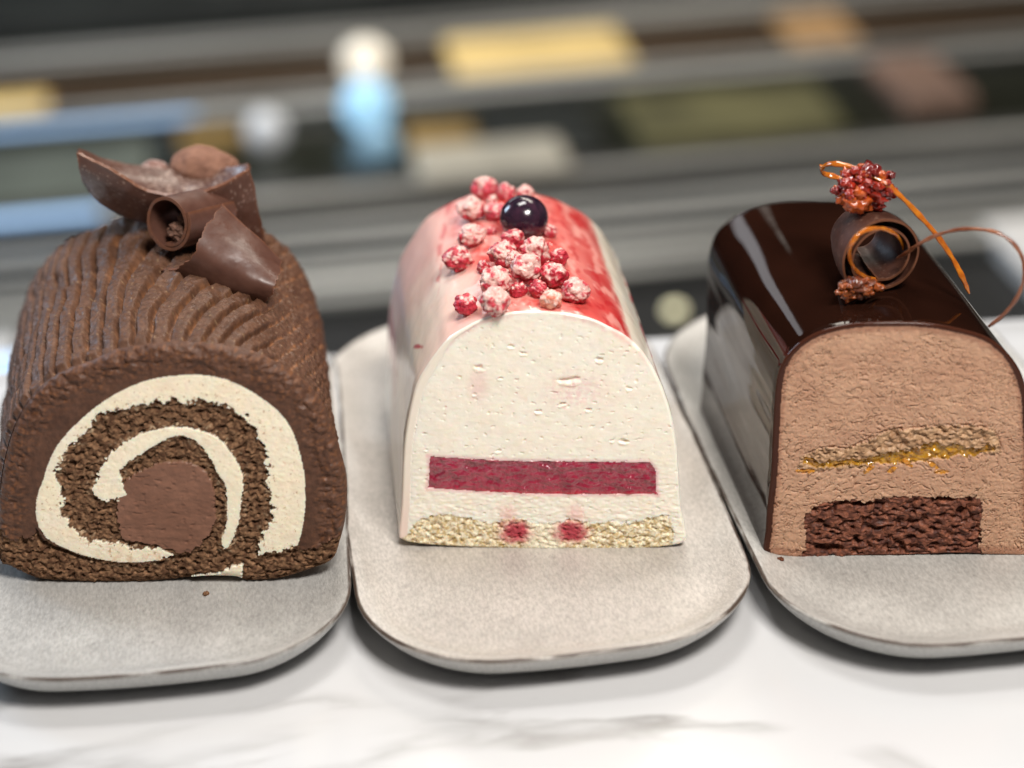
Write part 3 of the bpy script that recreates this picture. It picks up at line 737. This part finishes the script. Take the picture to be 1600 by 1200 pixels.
# --- cake 3: mirror glazed chocolate mousse
c3 = Cake('glazed_chocolate_cake', (F3X, F3Y, 8.3), F3A, 6.0, 90, 'dark mirror glazed chocolate mousse cake with orange caramel layer', 'cake')
def field3(x, y, d):
    jag = fbm(x/1.3, y/1.3, 0., 3); jag2 = fbm(x/3, y/2.2, 4., 3)
    br = sdist(x, y, C3_BROWNIE); nu = sdist(x, y, C3_NUT); ye = sdist(x, y, C3_YELLOW)
    gl = (d < 1.7-.55*ss(50, 66, y)+.25*jag2) & ((y > 2.6) | (x < -33.2+.4*jag))
    brown = (br+1.2*jag > 0) & ~gl
    nut = (nu+1.3*jag-.4 > 0) & ~gl & ~brown
    line = y-(26.8+.055*(x+26)+2.2*fbm(x/7, 0.*x, 71., 3)+1.4*ss(-12, 12, x))
    yel = ((np.abs(line-1.2)+1.9*jag2+.8*jag < .95+.9*ss(-10, 0, x)*ss(22, 14, x)) & (x > -25) & (x < 25)) | (ye+2.6*jag2+1.1*jag-1.0 > 0)
    shred = np.zeros(x.shape, bool)
    for k, (sx, sy) in enumerate(C3_SHREDS):
        a = .8*math.sin(k*2.1); ex = (x-sx)*math.cos(a)+(y-sy)*math.sin(a); ey = -(x-sx)*math.sin(a)+(y-sy)*math.cos(a)
        shred |= (ex/(2.0 if k else 3.2))**2+(ey/.8)**2+.9*jag < .75
    yel = (yel | shred) & ~brown & ~gl
    lab = np.where(gl, 4, np.where(brown, 1, np.where(yel, 3, np.where(nut, 2, 0))))
    low = fbm(x/8, y/8, 3., 3)
    # crinkled aerated mousse
    a = 1.3*fbm(x/9, y/9, 21., 3)+.35*np.sin(x/22)
    rx = x*np.cos(a)+y*np.sin(a); ry = -x*np.sin(a)+y*np.cos(a)
    wx = rx+1.2*pn(x/3, y/3, 3.); wy = ry+.8*pn(x/3+9, y/3, 6.)
    n = fbm(wx/1.9, wy/1.1, 2., 2)
    dens = .55+.45*ss(-.35, .35, fbm(x/11, y/8, 14., 2)+.35*ss(60, 20, y)+.1)
    pits = ss(.04, .50, n)
    flat = ss(.25, .55, fbm(x/10+3, y/5, 30., 2)+.35*ss(58, 66, y))
    h0 = .2*low+.10*fbm(x/1.3, y/1.0, 8., 1)-(.62*pits*dens)*(1-.85*flat)+.12*ss(-.35, .15, n)*dens+.22*fbm(x/2.4, y/1.3, 18., 2)
    crack = np.abs(nu-.3)
    h0 -= .55*ss(.6, .1, crack+.4*jag)*ss(-.1, .3, jag2+.15)*ss(28, 33, y+1.5*jag)
    ch, cid, hole = crumb(x*.8, y*.95, 1.2)
    hb = -.15+1.1*ch-1.2*ss(.2, .5, fbm(x/4.2, y/1.9, 33., 2))
    for k, (px, py) in enumerate(C3_HOLES):
        w, hh = ((4.0, 1.3), (3.0, 1.0), (2.6, .9), (1.5, 1.5), (1.5, .7))[k]
        hb -= 2.6*ss(1.2, .3, ((x-px)/w)**2+((y-py)/hh)**2+.4*jag)
        h0 -= .0
    f1, f2, cid2 = worley(x/2.1+5, y/1.6)
    hn = -.1+.35*ss(0, .6, f2-f1)+.9*fbm(x/2.3, y/1.5, 52., 2)-.9*ss(.1, .45, fbm(x/2.5, y/1.3, 57., 2))+.4*(cid2 % 7)/7.-.2+.3*fbm(x/.9, y/.9, 3., 3)+.25
    hy = -.5+1.3*fbm(x/2, y/1.4, 5., 3)+.35*shred
    h = np.select([lab == 0, lab == 1, lab == 2, lab == 3], [h0, hb, hn, hy], np.full(x.shape, .06))
    g = np.clip(.5+.9*fbm(x/10, y/10, 2., 3), 0, 1)
    k0 = mix(C3(.45, .25, .158), C3(.54, .322, .208), g)
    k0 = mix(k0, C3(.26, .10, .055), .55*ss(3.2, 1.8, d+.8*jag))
    k1 = mix(C3(.07, .020, .012), C3(.23, .078, .042), np.clip(cid+.2*jag, 0, 1))
    k2 = mix(C3(.34, .19, .10), C3(.50, .31, .175), (cid2 % 13)/13.)
    k3 = mix(C3(.30, .12, .012), C3(.56, .29, .02), np.clip(.5+jag2, 0, 1)); k3 = mix(k3, C3(.55, .22, .025), shred*1.)
    k4 = np.broadcast_to(C3(.050, .016, .009), x.shape+(3,))
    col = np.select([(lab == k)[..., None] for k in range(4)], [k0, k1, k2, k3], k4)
    return lab, h, col
cmousse_m = mat('chocolate_mousse', attr=True, rough=.55, var=.06, var_scale=700, bump=(('noise', 1100, .22, .0003),), sss=.35, sss_scale=.0015)
brownie_m = mat('brownie', attr=True, rough=.6, rough_var=.2, var=.35, var_scale=900, bump=(('noise', 1500, .7, .0005),), spec=.4)
nut_m = mat('nut_praline', attr=True, rough=.5, var=.2, var_scale=900, bump=(('noise', 1300, .6, .0004),))
caramel_m = mat('orange_caramel', attr=True, rough=.08, sss=.3, sss_rad=(1, .5, .1), coat=.6, coat_rough=.03)
mirror_m = mat('mirror_chocolate_glaze', attr=True, rough=.045, spec=.18, bump=(('noise', 26, .10, .0012), ('noise', 160, .02, .0004)))
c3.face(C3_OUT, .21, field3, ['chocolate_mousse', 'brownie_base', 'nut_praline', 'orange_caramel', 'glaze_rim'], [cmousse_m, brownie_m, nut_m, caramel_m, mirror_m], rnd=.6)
def disp3(S, T, u, v, per): return .55*fbm(S/20, T/80, 1., 2)+.12*fbm(S/6, T/60, 4., 2)
def col3(S, T, u, v): return mix(C3(.010, .0034, .002), C3(.016, .0052, .003), np.clip(.5+fbm(S/20, T/20, 0., 2), 0, 1))
c3.body('mirror_glaze', C3_OUT, 420, 220, mirror_m, disp3, col3, t0=.6, back=4.0)

# ------------------------------------------------------------------ berries on the pale cake
def ico(sub):
    import bmesh
    bm = bmesh.new(); bmesh.ops.create_icosphere(bm, subdivisions=sub, radius=1)
    V = np.array([v.co[:] for v in bm.verts]); F = np.array([[v.index for v in f.verts] for f in bm.faces]); bm.free()
    return V, F
IV, IF = ico(5)
berry_m = mat('sugared_berry', attr=True, rough=.36, sss=.2, sss_rad=(1, .15, .15), sss_scale=.002, bump=(('noise', 1600, .6, .0004),), coat=.1)
BL = ['red raspberry piece at the very back of the pile', 'half powdered raspberry piece at the back, between two others', 'pale pink raspberry piece behind the blackcurrant',
      'whitish powdered berry at the upper left of the pile', 'tiny pale berry bit between the back berries', 'deep pink raspberry piece touching the left of the blackcurrant',
      'white powdered berry left of the blackcurrant', 'red berry with beige powder farthest left on the cake', 'bright red raspberry piece touching the front of the blackcurrant',
      'red raspberry piece with a white top in the middle of the pile', 'powder dusted berry just in front of the blackcurrant', 'bare red berry at the right side of the pile',
      'small white crumbly berry bit in the centre of the pile', 'big white powdered berry in the centre of the pile', 'pink powdered berry right of the central white berry',
      'large pale powdered berry left of the front centre', 'small bare pink berry between the front berries', 'round orange pink berry near the front cut edge',
      'big powdered raspberry farthest right near the front', 'bare bright red raspberry at the front left', 'large whitish berry beside the front left red raspberry',
      'small translucent red berry bit sunk in the front of the pile', 'tiny red crumb left of the blackcurrant', 'small red jelly bit beside the leftmost berry', 'pink berry peeking out behind the right of the blackcurrant']
for i, (x, y, z, r, pw) in enumerate(BERRIES[:25]):
    g = np.random.default_rng(100+i)
    off = g.random(3)*40
    D = IV
    f1, f2, cid = worley(D[:, 0]*1.35+off[0], D[:, 1]*1.35+off[1], D[:, 2]*1.35+off[2], True)
    rad = .93+.10*ss(.0, .5, f2-f1)-.06*f1+.34*fbm(D[:, 0]*1.2+off[1], D[:, 1]*1.2, D[:, 2]*1.2+off[2], 3)+.11*np.abs(fbm(D[:, 0]*3.2, D[:, 1]*3.2+off[0], D[:, 2]*3.2, 3))+.06*fbm(D[:, 0]*8, D[:, 1]*8+off[0], D[:, 2]*8, 2)
    sc = np.array([1+g.uniform(-.1, .12), 1+g.uniform(-.1, .1), .92+g.uniform(-.08, .1)])
    p = D*rad[:, None]*sc
    n = fbm(D[:, 0]*1.9+off[2], D[:, 1]*1.9+off[0], D[:, 2]*1.9, 5)*1.25
    powd = ss(.36-pw*.60, .74-pw*.60, n+.30*D[:, 2]+.10)*(.72+.28*ss(-.3, .2, fbm(D[:, 0]*7, D[:, 1]*7+off[1], D[:, 2]*7, 2)))
    red = mix(C3(.30, .006, .02), C3(.60, .045, .07), np.clip(.5+fbm(D[:, 0]*2.5, D[:, 1]*2.5+off[0], D[:, 2]*2.5, 3), 0, 1))
    if i == 17: red = mix(C3(.62, .16, .10), C3(.72, .30, .2), (cid % 7)/7.)
    if i in (0, 1, 5): red = mix(red, C3(.66, .10, .14), np.full(len(D), .5))
    c = mix(red, C3(.82, .60, .53), powd*.88)
    a = g.uniform(0, 6.28); Rz = np.array([[math.cos(a), -math.sin(a), 0], [math.sin(a), math.cos(a), 0], [0, 0, 1]])
    o = mesh_np('raspberry_piece', (p@Rz.T)*r*1.02*MM, IF, berry_m, None, c)
    o.location = (x*MM, y*MM, (z-.4)*MM)
    tag(o, BL[i], 'berry', 'sugared red berry pieces piled on the pale cake')
x, y, z, r, pw = BERRIES[25]
D = IV
p = D.copy(); p *= (1+.012*fbm(D[:, 0]*1.5, D[:, 1]*1.5, D[:, 2]*1.5, 2))[:, None]; p[:, 2] *= .93
crown = np.hypot(D[:, 0], D[:, 1]+.1)
c = mix(C3(.010, .006, .014), C3(.045, .016, .032), np.clip(.5+fbm(D[:, 0]*3, D[:, 1]*3, D[:, 2]*3, 3), 0, 1))
o = mesh_np('blackcurrant', p*r*1.08*MM, IF, mat('blackcurrant_skin', attr=True, rough=.16, spec=.6, rough_var=.05, coat=.3, coat_rough=.08, bump=(('noise', 900, .08, .0003),)), None, c)
o.location = (x*MM, y*MM, (z+.2)*MM)
tag(o, 'shiny round black berry sitting in the red berry pile', 'berry')

# ------------------------------------------------------------------ curled sheets
def catmull(P, t):
    """P (k,...) control, t in [0,1] array"""
    k = len(P); s = t*(k-1); i = np.clip(np.floor(s).astype(int), 0, k-2); f = (s-i)
    g = lambda j: P[np.clip(j, 0, k-1)]
    sh = (len(t),)+(1,)*(P.ndim-1); f = f.reshape(sh)
    p0 = np.where((i-1 < 0).reshape(sh), 2*P[0]-P[1], g(i-1)); p3 = np.where((i+2 > k-1).reshape(sh), 2*P[-1]-P[-2], g(i+2)); p1 = g(i); p2 = g(i+1)
    return .5*((2*p1)+(-p0+p2)*f+(2*p0-5*p1+4*p2-p3)*f*f+(-p0+3*p1-3*p2+p3)*f**3)
def sheet(name, G, thick, material, nu=110, nv=110, torn=(0, 0, 0, 0), seed=0., rough=.12, colf=None, parent=None):
    """G (rows, cols, 3) control points in mm -> a solid thin curved slab; torn = ragged amplitude (mm) of the four edges"""
    G = np.array(G, float)
    A = catmull(G, np.linspace(0, 1, nv)); A = np.transpose(catmull(np.transpose(A, (1, 0, 2)), np.linspace(0, 1, nu)), (1, 0, 2))
    u = np.linspace(0, 1, nu)[None, :, None]; v = np.linspace(0, 1, nv)[:, None, None]
    du = np.gradient(A, axis=1); dv = np.gradient(A, axis=0)
    eu = du/(np.linalg.norm(du, axis=2, keepdims=True)+1e-9); ev = dv/(np.linalg.norm(dv, axis=2, keepdims=True)+1e-9)
    j = lambda a, q: (fbm(a*9+seed+q, a*0+q, 0., 4))[..., None]*2
    uu = np.linspace(0, 1, nu)[None, :]*np.ones((nv, 1)); vv = np.linspace(0, 1, nv)[:, None]*np.ones((1, nu))
    w = lambda d: np.exp(-d*14)
    A = A+ev*j(uu, 1.3)*torn[0]*w(v)+ev*j(uu, 5.7)*torn[1]*w(1-v)+eu*j(vv, 9.1)*torn[2]*w(u)+eu*j(vv, 3.3)*torn[3]*w(1-u)
    N_ = np.cross(eu, ev); N_ /= (np.linalg.norm(N_, axis=2, keepdims=True)+1e-9)
    bumpy = (rough*fbm(A[..., 0]/5+seed, A[..., 1]/5, A[..., 2]/5, 3))[..., None]
    A = A+N_*bumpy
    top = (A+N_*thick/2).reshape(-1, 3); bot = (A-N_*thick/2).reshape(-1, 3)
    V = np.vstack([top, bot]); n = nu*nv
    F = [grid_faces(nv, nu), grid_faces(nv, nu, flip=True)+n]
    def strip(ids):
        a = ids[:-1]; b = ids[1:]
        return np.stack([a, a+n, b+n, b], -1)
    F += [strip(np.arange(nu)), strip((nv-1)*nu+np.arange(nu)[::-1]), strip((np.arange(nv)*nu)[::-1]), strip(np.arange(nv)*nu+nu-1)]
    F = np.vstack(F)
    c = np.clip(.5+fbm(V[:, 0]/6+seed, V[:, 1]/6, V[:, 2]/6, 3), 0, 1)
    col = colf(V, c, np.tile(uu.ravel(), 2), np.tile(vv.ravel(), 2)) if colf else mix(C3(.070, .028, .018), C3(.085, .036, .024), c)
    o = mesh_np(name, V*MM, F, material, parent, col, smooth=True)
    e = o.modifiers.new('edge_split', 'EDGE_SPLIT'); e.split_angle = R(50)
    return o
curl_m = mat('tempered_chocolate', attr=True, rough=.36, rough_var=.08, var=.08, var_scale=400, bump=(('noise', 500, .12, .0004), ('noise', 90, .15, .0008)), spec=.5)
def curlcol(V, c, u, v):
    k = mix(C3(.080, .034, .024), C3(.105, .048, .034), c)
    e = np.minimum(np.minimum(u, 1-u), np.minimum(v, 1-v))
    return mix(k, C3(.17, .065, .032), ss(.02, .0, e)*.7)
def shardcol(V, c, u, v):
    k = curlcol(V, c, u, v)
    return mix(k, C3(.40, .29, .24), ss(.28, .45, fbm(V[:, 0]/.8, V[:, 1]/.8, V[:, 2]/.8, 3)+.28*ss(.45, .25, v)*ss(.3, .5, u)*ss(.95, .7, u))*.6)
# big shard lying across the top of the roll
g = [[(-122.3, 50.0, 101.2), (-114.7, 55.0, 95.5), (-106.0, 59.0, 91.7), (-91.5, 59.0, 89.9), (-81.5, 55.0, 91.7), (-74.0, 51.0, 94.3)],
     [(-120.6, 43.0, 101.5), (-114.6, 45.0, 94.7), (-104.2, 49.0, 90.8), (-90.8, 50.0, 86.8), (-80.7, 47.0, 87.6), (-72.6, 46.0, 90.6)],
     [(-118.9, 37.0, 96.1), (-114.9, 37.0, 89.8), (-104.8, 38.0, 83.6), (-89.2, 39.0, 79.2), (-77.0, 37.0, 77.1), (-69.6, 37.0, 75.0)],
     [(-118.4, 31.0, 102.6), (-110.6, 29.0, 97.7), (-100.9, 29.0, 91.1), (-88.3, 29.0, 87.9), (-76.9, 31.0, 85.8), (-69.9, 33.0, 86.7)],
     [(-118.5, 31.0, 107.5), (-109.3, 27.0, 103.3), (-98.5, 26.0, 96.6), (-88.1, 25.0, 95.8), (-79.1, 27.0, 97.1), (-71.2, 31.0, 100.6)]]
tag(sheet('chocolate_shard', g, 1.1, curl_m, torn=(.4, .5, .15, .4), seed=2., rough=.25, colf=shardcol), 'wide curved chocolate shard with a pointed left tip on the roll', 'chocolate curl', 'chocolate curls on the roll cake')
# open cone in front
g = [[(-77.9, 15.0, 96.2), (-73.4, 13.0, 91.8), (-67.2, 10.0, 86.6), (-62.1, 7.0, 81.7)],
     [(-81.2, 5.0, 93.3), (-75.0, 2.0, 88.9), (-67.4, -1.0, 85.5), (-61.8, -2.0, 81.9)],
     [(-83.8, 0.0, 88.8), (-77.0, -3.0, 86.0), (-68.9, -6.0, 83.2), (-62.5, -7.0, 80.7)],
     [(-88.4, 2.0, 83.8), (-80.9, -2.0, 81.6), (-72.0, -6.0, 79.9), (-63.9, -7.0, 77.9)],
     [(-95.1, 8.0, 79.8), (-86.4, 3.0, 77.2), (-75.3, -3.0, 76.5), (-65.9, -5.0, 75.3)]]
tag(sheet('chocolate_curl', g, 1.0, curl_m, torn=(.15, .3, .9, .4), seed=8., rough=.15, colf=curlcol), 'half open chocolate curl with a torn edge nearest the viewer on the roll', 'chocolate curl', 'chocolate curls on the roll cake')
# rolled tube with its mouth to the left
def spiral_tube(name, c0, c1_, r0, r1, turns, start, thick, label, group, seed, flat=1., taper=.06, torn=(.1, .3, .3, .2), m=curl_m, colf=curlcol, cat='chocolate curl', sgn=1):
    c0 = np.array(c0, float); c1_ = np.array(c1_, float)
    ax = (c1_-c0)/np.linalg.norm(c1_-c0)
    e1 = np.cross([0, 0, 1.], ax); e1 /= np.linalg.norm(e1); e2 = np.cross(ax, e1)
    G = []
    for k in range(25):
        a = start+sgn*turns*2*np.pi*k/24; r = r0+(r1-r0)*k/24
        G.append([c0+(c1_-c0)*w+(e1*math.cos(a)*r+e2*math.sin(a)*r*flat)*(1-taper*w*w) for w in (0, .33, .66, 1)])
    return tag(sheet(name, G, thick, m, nu=60, nv=260, torn=torn, seed=seed, rough=.12, colf=colf), label, cat, group)
o_c = np.array([-92.9, 14.0, 91.7])
spiral_tube('chocolate_curl', o_c, o_c+np.array([11., 17., -3.5]), 7.7, 6.2, 1.35, 2.6, .9, 'small rolled chocolate tube with its round mouth facing left', 'chocolate curls on the roll cake', 4.)
def lump(name, c, rx, ry, rz, rot, m, colf, seed, amp=.12, fr=1.3, sub=None, parent=None):
    D = IV
    rad = 1+amp*fbm(D[:, 0]*fr+seed, D[:, 1]*fr, D[:, 2]*fr, 3)*1.6
    p = D*rad[:, None]*np.array([rx, ry, rz])
    a = rot; Rz = np.array([[math.cos(a), -math.sin(a), 0], [math.sin(a), math.cos(a), 0], [0, 0, 1]])
    o = mesh_np(name, (p@Rz.T)*MM, IF, m, parent, colf(D))
    o.location = tuple(np.array(c)*MM)
    return o
dust_m = mat('cocoa_dusted', attr=True, rough=.85, spec=.2, var=.12, var_scale=700, bump=(('noise', 900, .4, .0004),))
cocoa = lambda D: mix(C3(.27, .14, .095), C3(.20, .10, .07), np.clip(.5+fbm(D[:, 0]*2, D[:, 1]*2, D[:, 2]*2, 3), 0, 1))
tag(lump('cocoa_almond', np.array([-88.3, 61.0, 90.2]), 10.5, 7, 6.0, R(-14), dust_m, cocoa, 3.), 'large smooth cocoa dusted almond behind the chocolate shard', 'nut', 'nuts behind the chocolate shard')
tag(lump('cocoa_almond', np.array([-103.3, 63.0, 88.5]), 4.6, 4, 3.7, .3, dust_m, lambda D: mix(C3(.22, .12, .1), C3(.5, .38, .34), ss(0., .4, fbm(D[:, 0]*2, D[:, 1]*2, D[:, 2]*2, 3))), 9.), 'small pale dusted nut peeking over the chocolate shard', 'nut', 'nuts behind the chocolate shard')
for k, (dx, dz, r) in enumerate(((3, -2.5, 2.6), (7, -1.5, 2.2), (5, .8, 1.9))):
    tag(lump('chocolate_crumb', o_c+np.array([dx, dx*.6, dz-1]), r*1.3, r, r, k*1.3, crumb_m, lambda D: mix(C3(.10, .05, .035), C3(.2, .11, .08), np.clip(.5+fbm(D[:, 0]*2, D[:, 1]*2, D[:, 2]*2, 3), 0, 1)), k*5., .35, 2.),
        ('dull brown chocolate crumb lowest inside the rolled tube', 'brown chocolate crumb deepest inside the rolled tube', 'small chocolate crumb on top inside the rolled tube')[k], 'crumb', 'crumbs inside the rolled tube')

# --- on the glazed cake
dark_curl_m = mat('dark_tempered_chocolate', attr=True, rough=.5, rough_var=.08, var=.1, var_scale=400, bump=(('noise', 300, .2, .0004),), spec=.22)
def dk(V, c, u, v):
    k = mix(C3(.045, .017, .011), C3(.075, .030, .02), c)
    k = mix(k, C3(.30, .18, .13), ss(.30, .5, fbm(V[:, 0]/1.0, V[:, 1]/1.0, V[:, 2]/1.0, 3)+.1*ss(6, 12, V[:, 2]-86))*.35)
    e = np.minimum(np.minimum(u, 1-u), np.minimum(v, 1-v)*4)
    return mix(k, C3(.17, .065, .032), ss(.03, .0, e)*.7)
q = np.array([98.3, -21.0, 87.8])
spiral_tube('chocolate_curl', q, q+np.array([-3.6, 17., .3]), 11.4, 6.6, 1.95, R(-62), .6, 'wide dark chocolate curl standing open towards the viewer on the glaze', None, 14., taper=.30, torn=(.2, .1, .1, .1), m=dark_curl_m, colf=dk, sgn=1)

def ribbon(name, pts, w, t, m, label, cat, colf, seed, n=260, closed=False):
    P = np.array(pts, float)
    if closed: P = np.vstack([P, P[:1]])
    C_ = catmull(P, np.linspace(0, 1, n))
    T = np.gradient(C_, axis=0); T /= np.linalg.norm(T, axis=1)[:, None]
    side = np.cross(T, [.25, -.75, .6]); side /= np.linalg.norm(side, axis=1)[:, None]
    nn = np.cross(side, T)
    k = 12; V = []
    taper = np.minimum(1, .35+np.minimum(np.arange(n), n-1-np.arange(n))/(n*.04)) if not closed else np.ones(n)
    for i in range(n):
        ww = w*(1+.16*math.sin(i*.21+seed)+.08*math.sin(i*.53))*taper[i]
        tt = t*(1+.15*math.sin(i*.31+seed))*taper[i]
        for a in range(k):
            q_ = 2*math.pi*a/k
            V.append(C_[i]+side[i]*ww/2*math.copysign(abs(math.cos(q_))**.7, math.cos(q_))+nn[i]*tt/2*math.copysign(abs(math.sin(q_))**.7, math.sin(q_)))
    V = np.array(V)
    F = grid_faces(n, k, wrap=True)
    F = list(map(list, F))+[list(range(k))[::-1], list(range((n-1)*k, n*k))]
    return tag(mesh_np(name, V*MM, F, m, None, colf(V)), label, cat)
peel_m = mat('candied_orange_peel', attr=True, rough=.15, sss=.3, sss_rad=(1, .5, .1), sss_scale=.001, coat=.4, coat_rough=.08, bump=(('noise', 700, .3, .0003),))
orange = lambda V: mix(C3(.34, .07, .006), C3(.52, .17, .012), np.clip(.5+fbm(V[:, 0]/2, V[:, 1]/2, V[:, 2]/2, 3), 0, 1))
brownth = lambda V: mix(C3(.13, .035, .014), C3(.26, .10, .05), np.clip(.5+1.3*fbm(V[:, 0]/3, V[:, 1]/3, V[:, 2]/3, 3), 0, 1))
ring = [(105.1, -15.0, 86.0), (104.9, -13.8, 82.7), (103.4, -14.1, 80.5), (100.7, -15.9, 79.8), (97.3, -19.0, 80.7), (93.8, -22.8, 83.1), (90.7, -26.8, 86.5), (88.5, -30.4, 90.4), (87.4, -33.0, 94.3), (87.7, -34.2, 97.5), (89.2, -33.9, 99.5), (91.7, -32.1, 100.2), (95.0, -29.0, 99.3), (98.4, -25.2, 97.1), (101.6, -21.2, 93.8), (103.9, -17.6, 89.9)]
ribbon('orange_peel_ring', ring, 1.15, .6, peel_m, 'thin ring of candied orange peel inside the chocolate curl', 'orange peel', orange, 1., closed=True)
ribbon('orange_peel_strand', [(92.8, -0.0, 100.1), (89.7, 4.0, 100.9), (85.9, 4.0, 102.3), (84.4, -2.0, 106.3), (86.5, -6.0, 108.7), (90.6, -9.0, 108.9), (94.5, -13.0, 108.4), (98.7, -15.0, 106.5), (103.3, -17.0, 102.7), (107.8, -17.0, 97.8), (112.3, -18.0, 92.6), (116.6, -18.0, 86.3), (119.5, -19.0, 81.0), (122.0, -19.0, 75.4)],
       1.5, .7, peel_m, 'long orange peel strand looped over the red cluster and hanging right', 'orange peel', orange, 2.)
ribbon('sugar_thread', [(102.0, -20.0, 86.8), (104.0, -24.0, 90.2), (106.4, -28.0, 94.2), (110.4, -30.0, 97.2), (115.2, -33.0, 99.7), (120.0, -36.0, 100.7), (123.9, -38.0, 100.3), (127.4, -40.0, 98.2), (129.5, -42.0, 94.8), (130.0, -43.0, 90.2), (128.7, -43.0, 84.9), (126.2, -42.0, 80.1), (123.3, -41.0, 76.7), (122.5, -40.0, 75.3)],
       1.0, .8, mat('chocolate_thread', attr=True, rough=.3, coat=.2), 'brown hooped chocolate thread arching off the right side of the curl', 'chocolate thread', brownth, 3.)

def cluster(name, c, ext, n, seed, m, colf, label, sr=(.9, 1.8)):
    g = np.random.default_rng(seed); V0, F0 = ico(3)
    Vs, Fs, Cs = [], [], []; k = 0
    for i in range(n):
        d = g.normal(size=3); d /= np.linalg.norm(d); d *= g.random()**.4
        r = g.uniform(*sr)*(1 if i > 5 else 2.)
        o_ = g.random(3)*30
        rad = 1+1.0*fbm(V0[:, 0]*1.7+o_[0], V0[:, 1]*1.7+o_[1], V0[:, 2]*1.7+o_[2], 3)
        Vs.append(V0*rad[:, None]*r*np.array([1, 1, .85])+d*np.array(ext)); Fs.append(F0+k); k += len(V0)
        Cs.append(colf(V0+o_, g.random()))
    o = mesh_np(name, np.vstack(Vs)*MM, np.vstack(Fs), m, None, np.vstack(Cs))
    o.location = tuple(np.array(c)*MM)
    return tag(o, label, 'candied cluster')
candy_m = mat('candied_fruit', attr=True, rough=.14, sss=.25, sss_rad=(1, .3, .1), sss_scale=.0015, coat=.5, coat_rough=.06, bump=(('noise', 1300, .5, .0004),))
def redc(D, q):
    b = C3(.27, .018, .008) if q < .5 else (C3(.40, .07, .010) if q < .78 else C3(.14, .010, .008))
    return mix(b*.75, b*1.3, np.clip(.5+fbm(D[:, 0]*2, D[:, 1]*2, D[:, 2]*2, 3), 0, 1))
def amber(D, q):
    b = C3(.28, .065, .014) if q < .6 else C3(.15, .04, .018)
    return mix(b*.6, b*1.3, np.clip(.5+fbm(D[:, 0]*2, D[:, 1]*2, D[:, 2]*2, 3), 0, 1))
cl = (94.4, -12.0, 104.0)
cluster('candied_cluster', cl, (8.6, 5.5, 5.2), 120, 4, candy_m, redc, 'large glossy red candied fruit cluster on top of the dark curl')
cluster('candied_cluster', (91.3, -27.0, 81.9), (6.2, 3.0, 2.6), 70, 9, candy_m, amber, 'small amber brown candied cluster on the glaze before the curl', (.6, 1.2))

# crumbs fallen on the plates
for (x, y, r, kind, lab) in ((70.4, -40.2, .9, 0, 'dark brown crumb at the front left foot of the glazed cake'), (-84.0, -45.6, .7, 2, 'brown sponge crumb in front of the roll near its cream patch')):
    a_, b_ = ((.06, .02, .012), (.16, .06, .03)) if kind == 0 else (((.8, .7, .5), (.9, .84, .68)) if kind == 1 else ((.09, .045, .025), (.24, .13, .07)))
    tag(lump('cake_crumb', (x, y, 8.25+r*.55), r*1.2, r, r*.75, x, (crumb_m if kind != 1 else vsponge_m), lambda D: mix(C3(*a_), C3(*b_), np.clip(.5+fbm(D[:, 0]*2, D[:, 1]*2, D[:, 2]*2, 2), 0, 1)), abs(x), .35, 2.), lab, 'crumb', 'crumbs fallen on the plates')
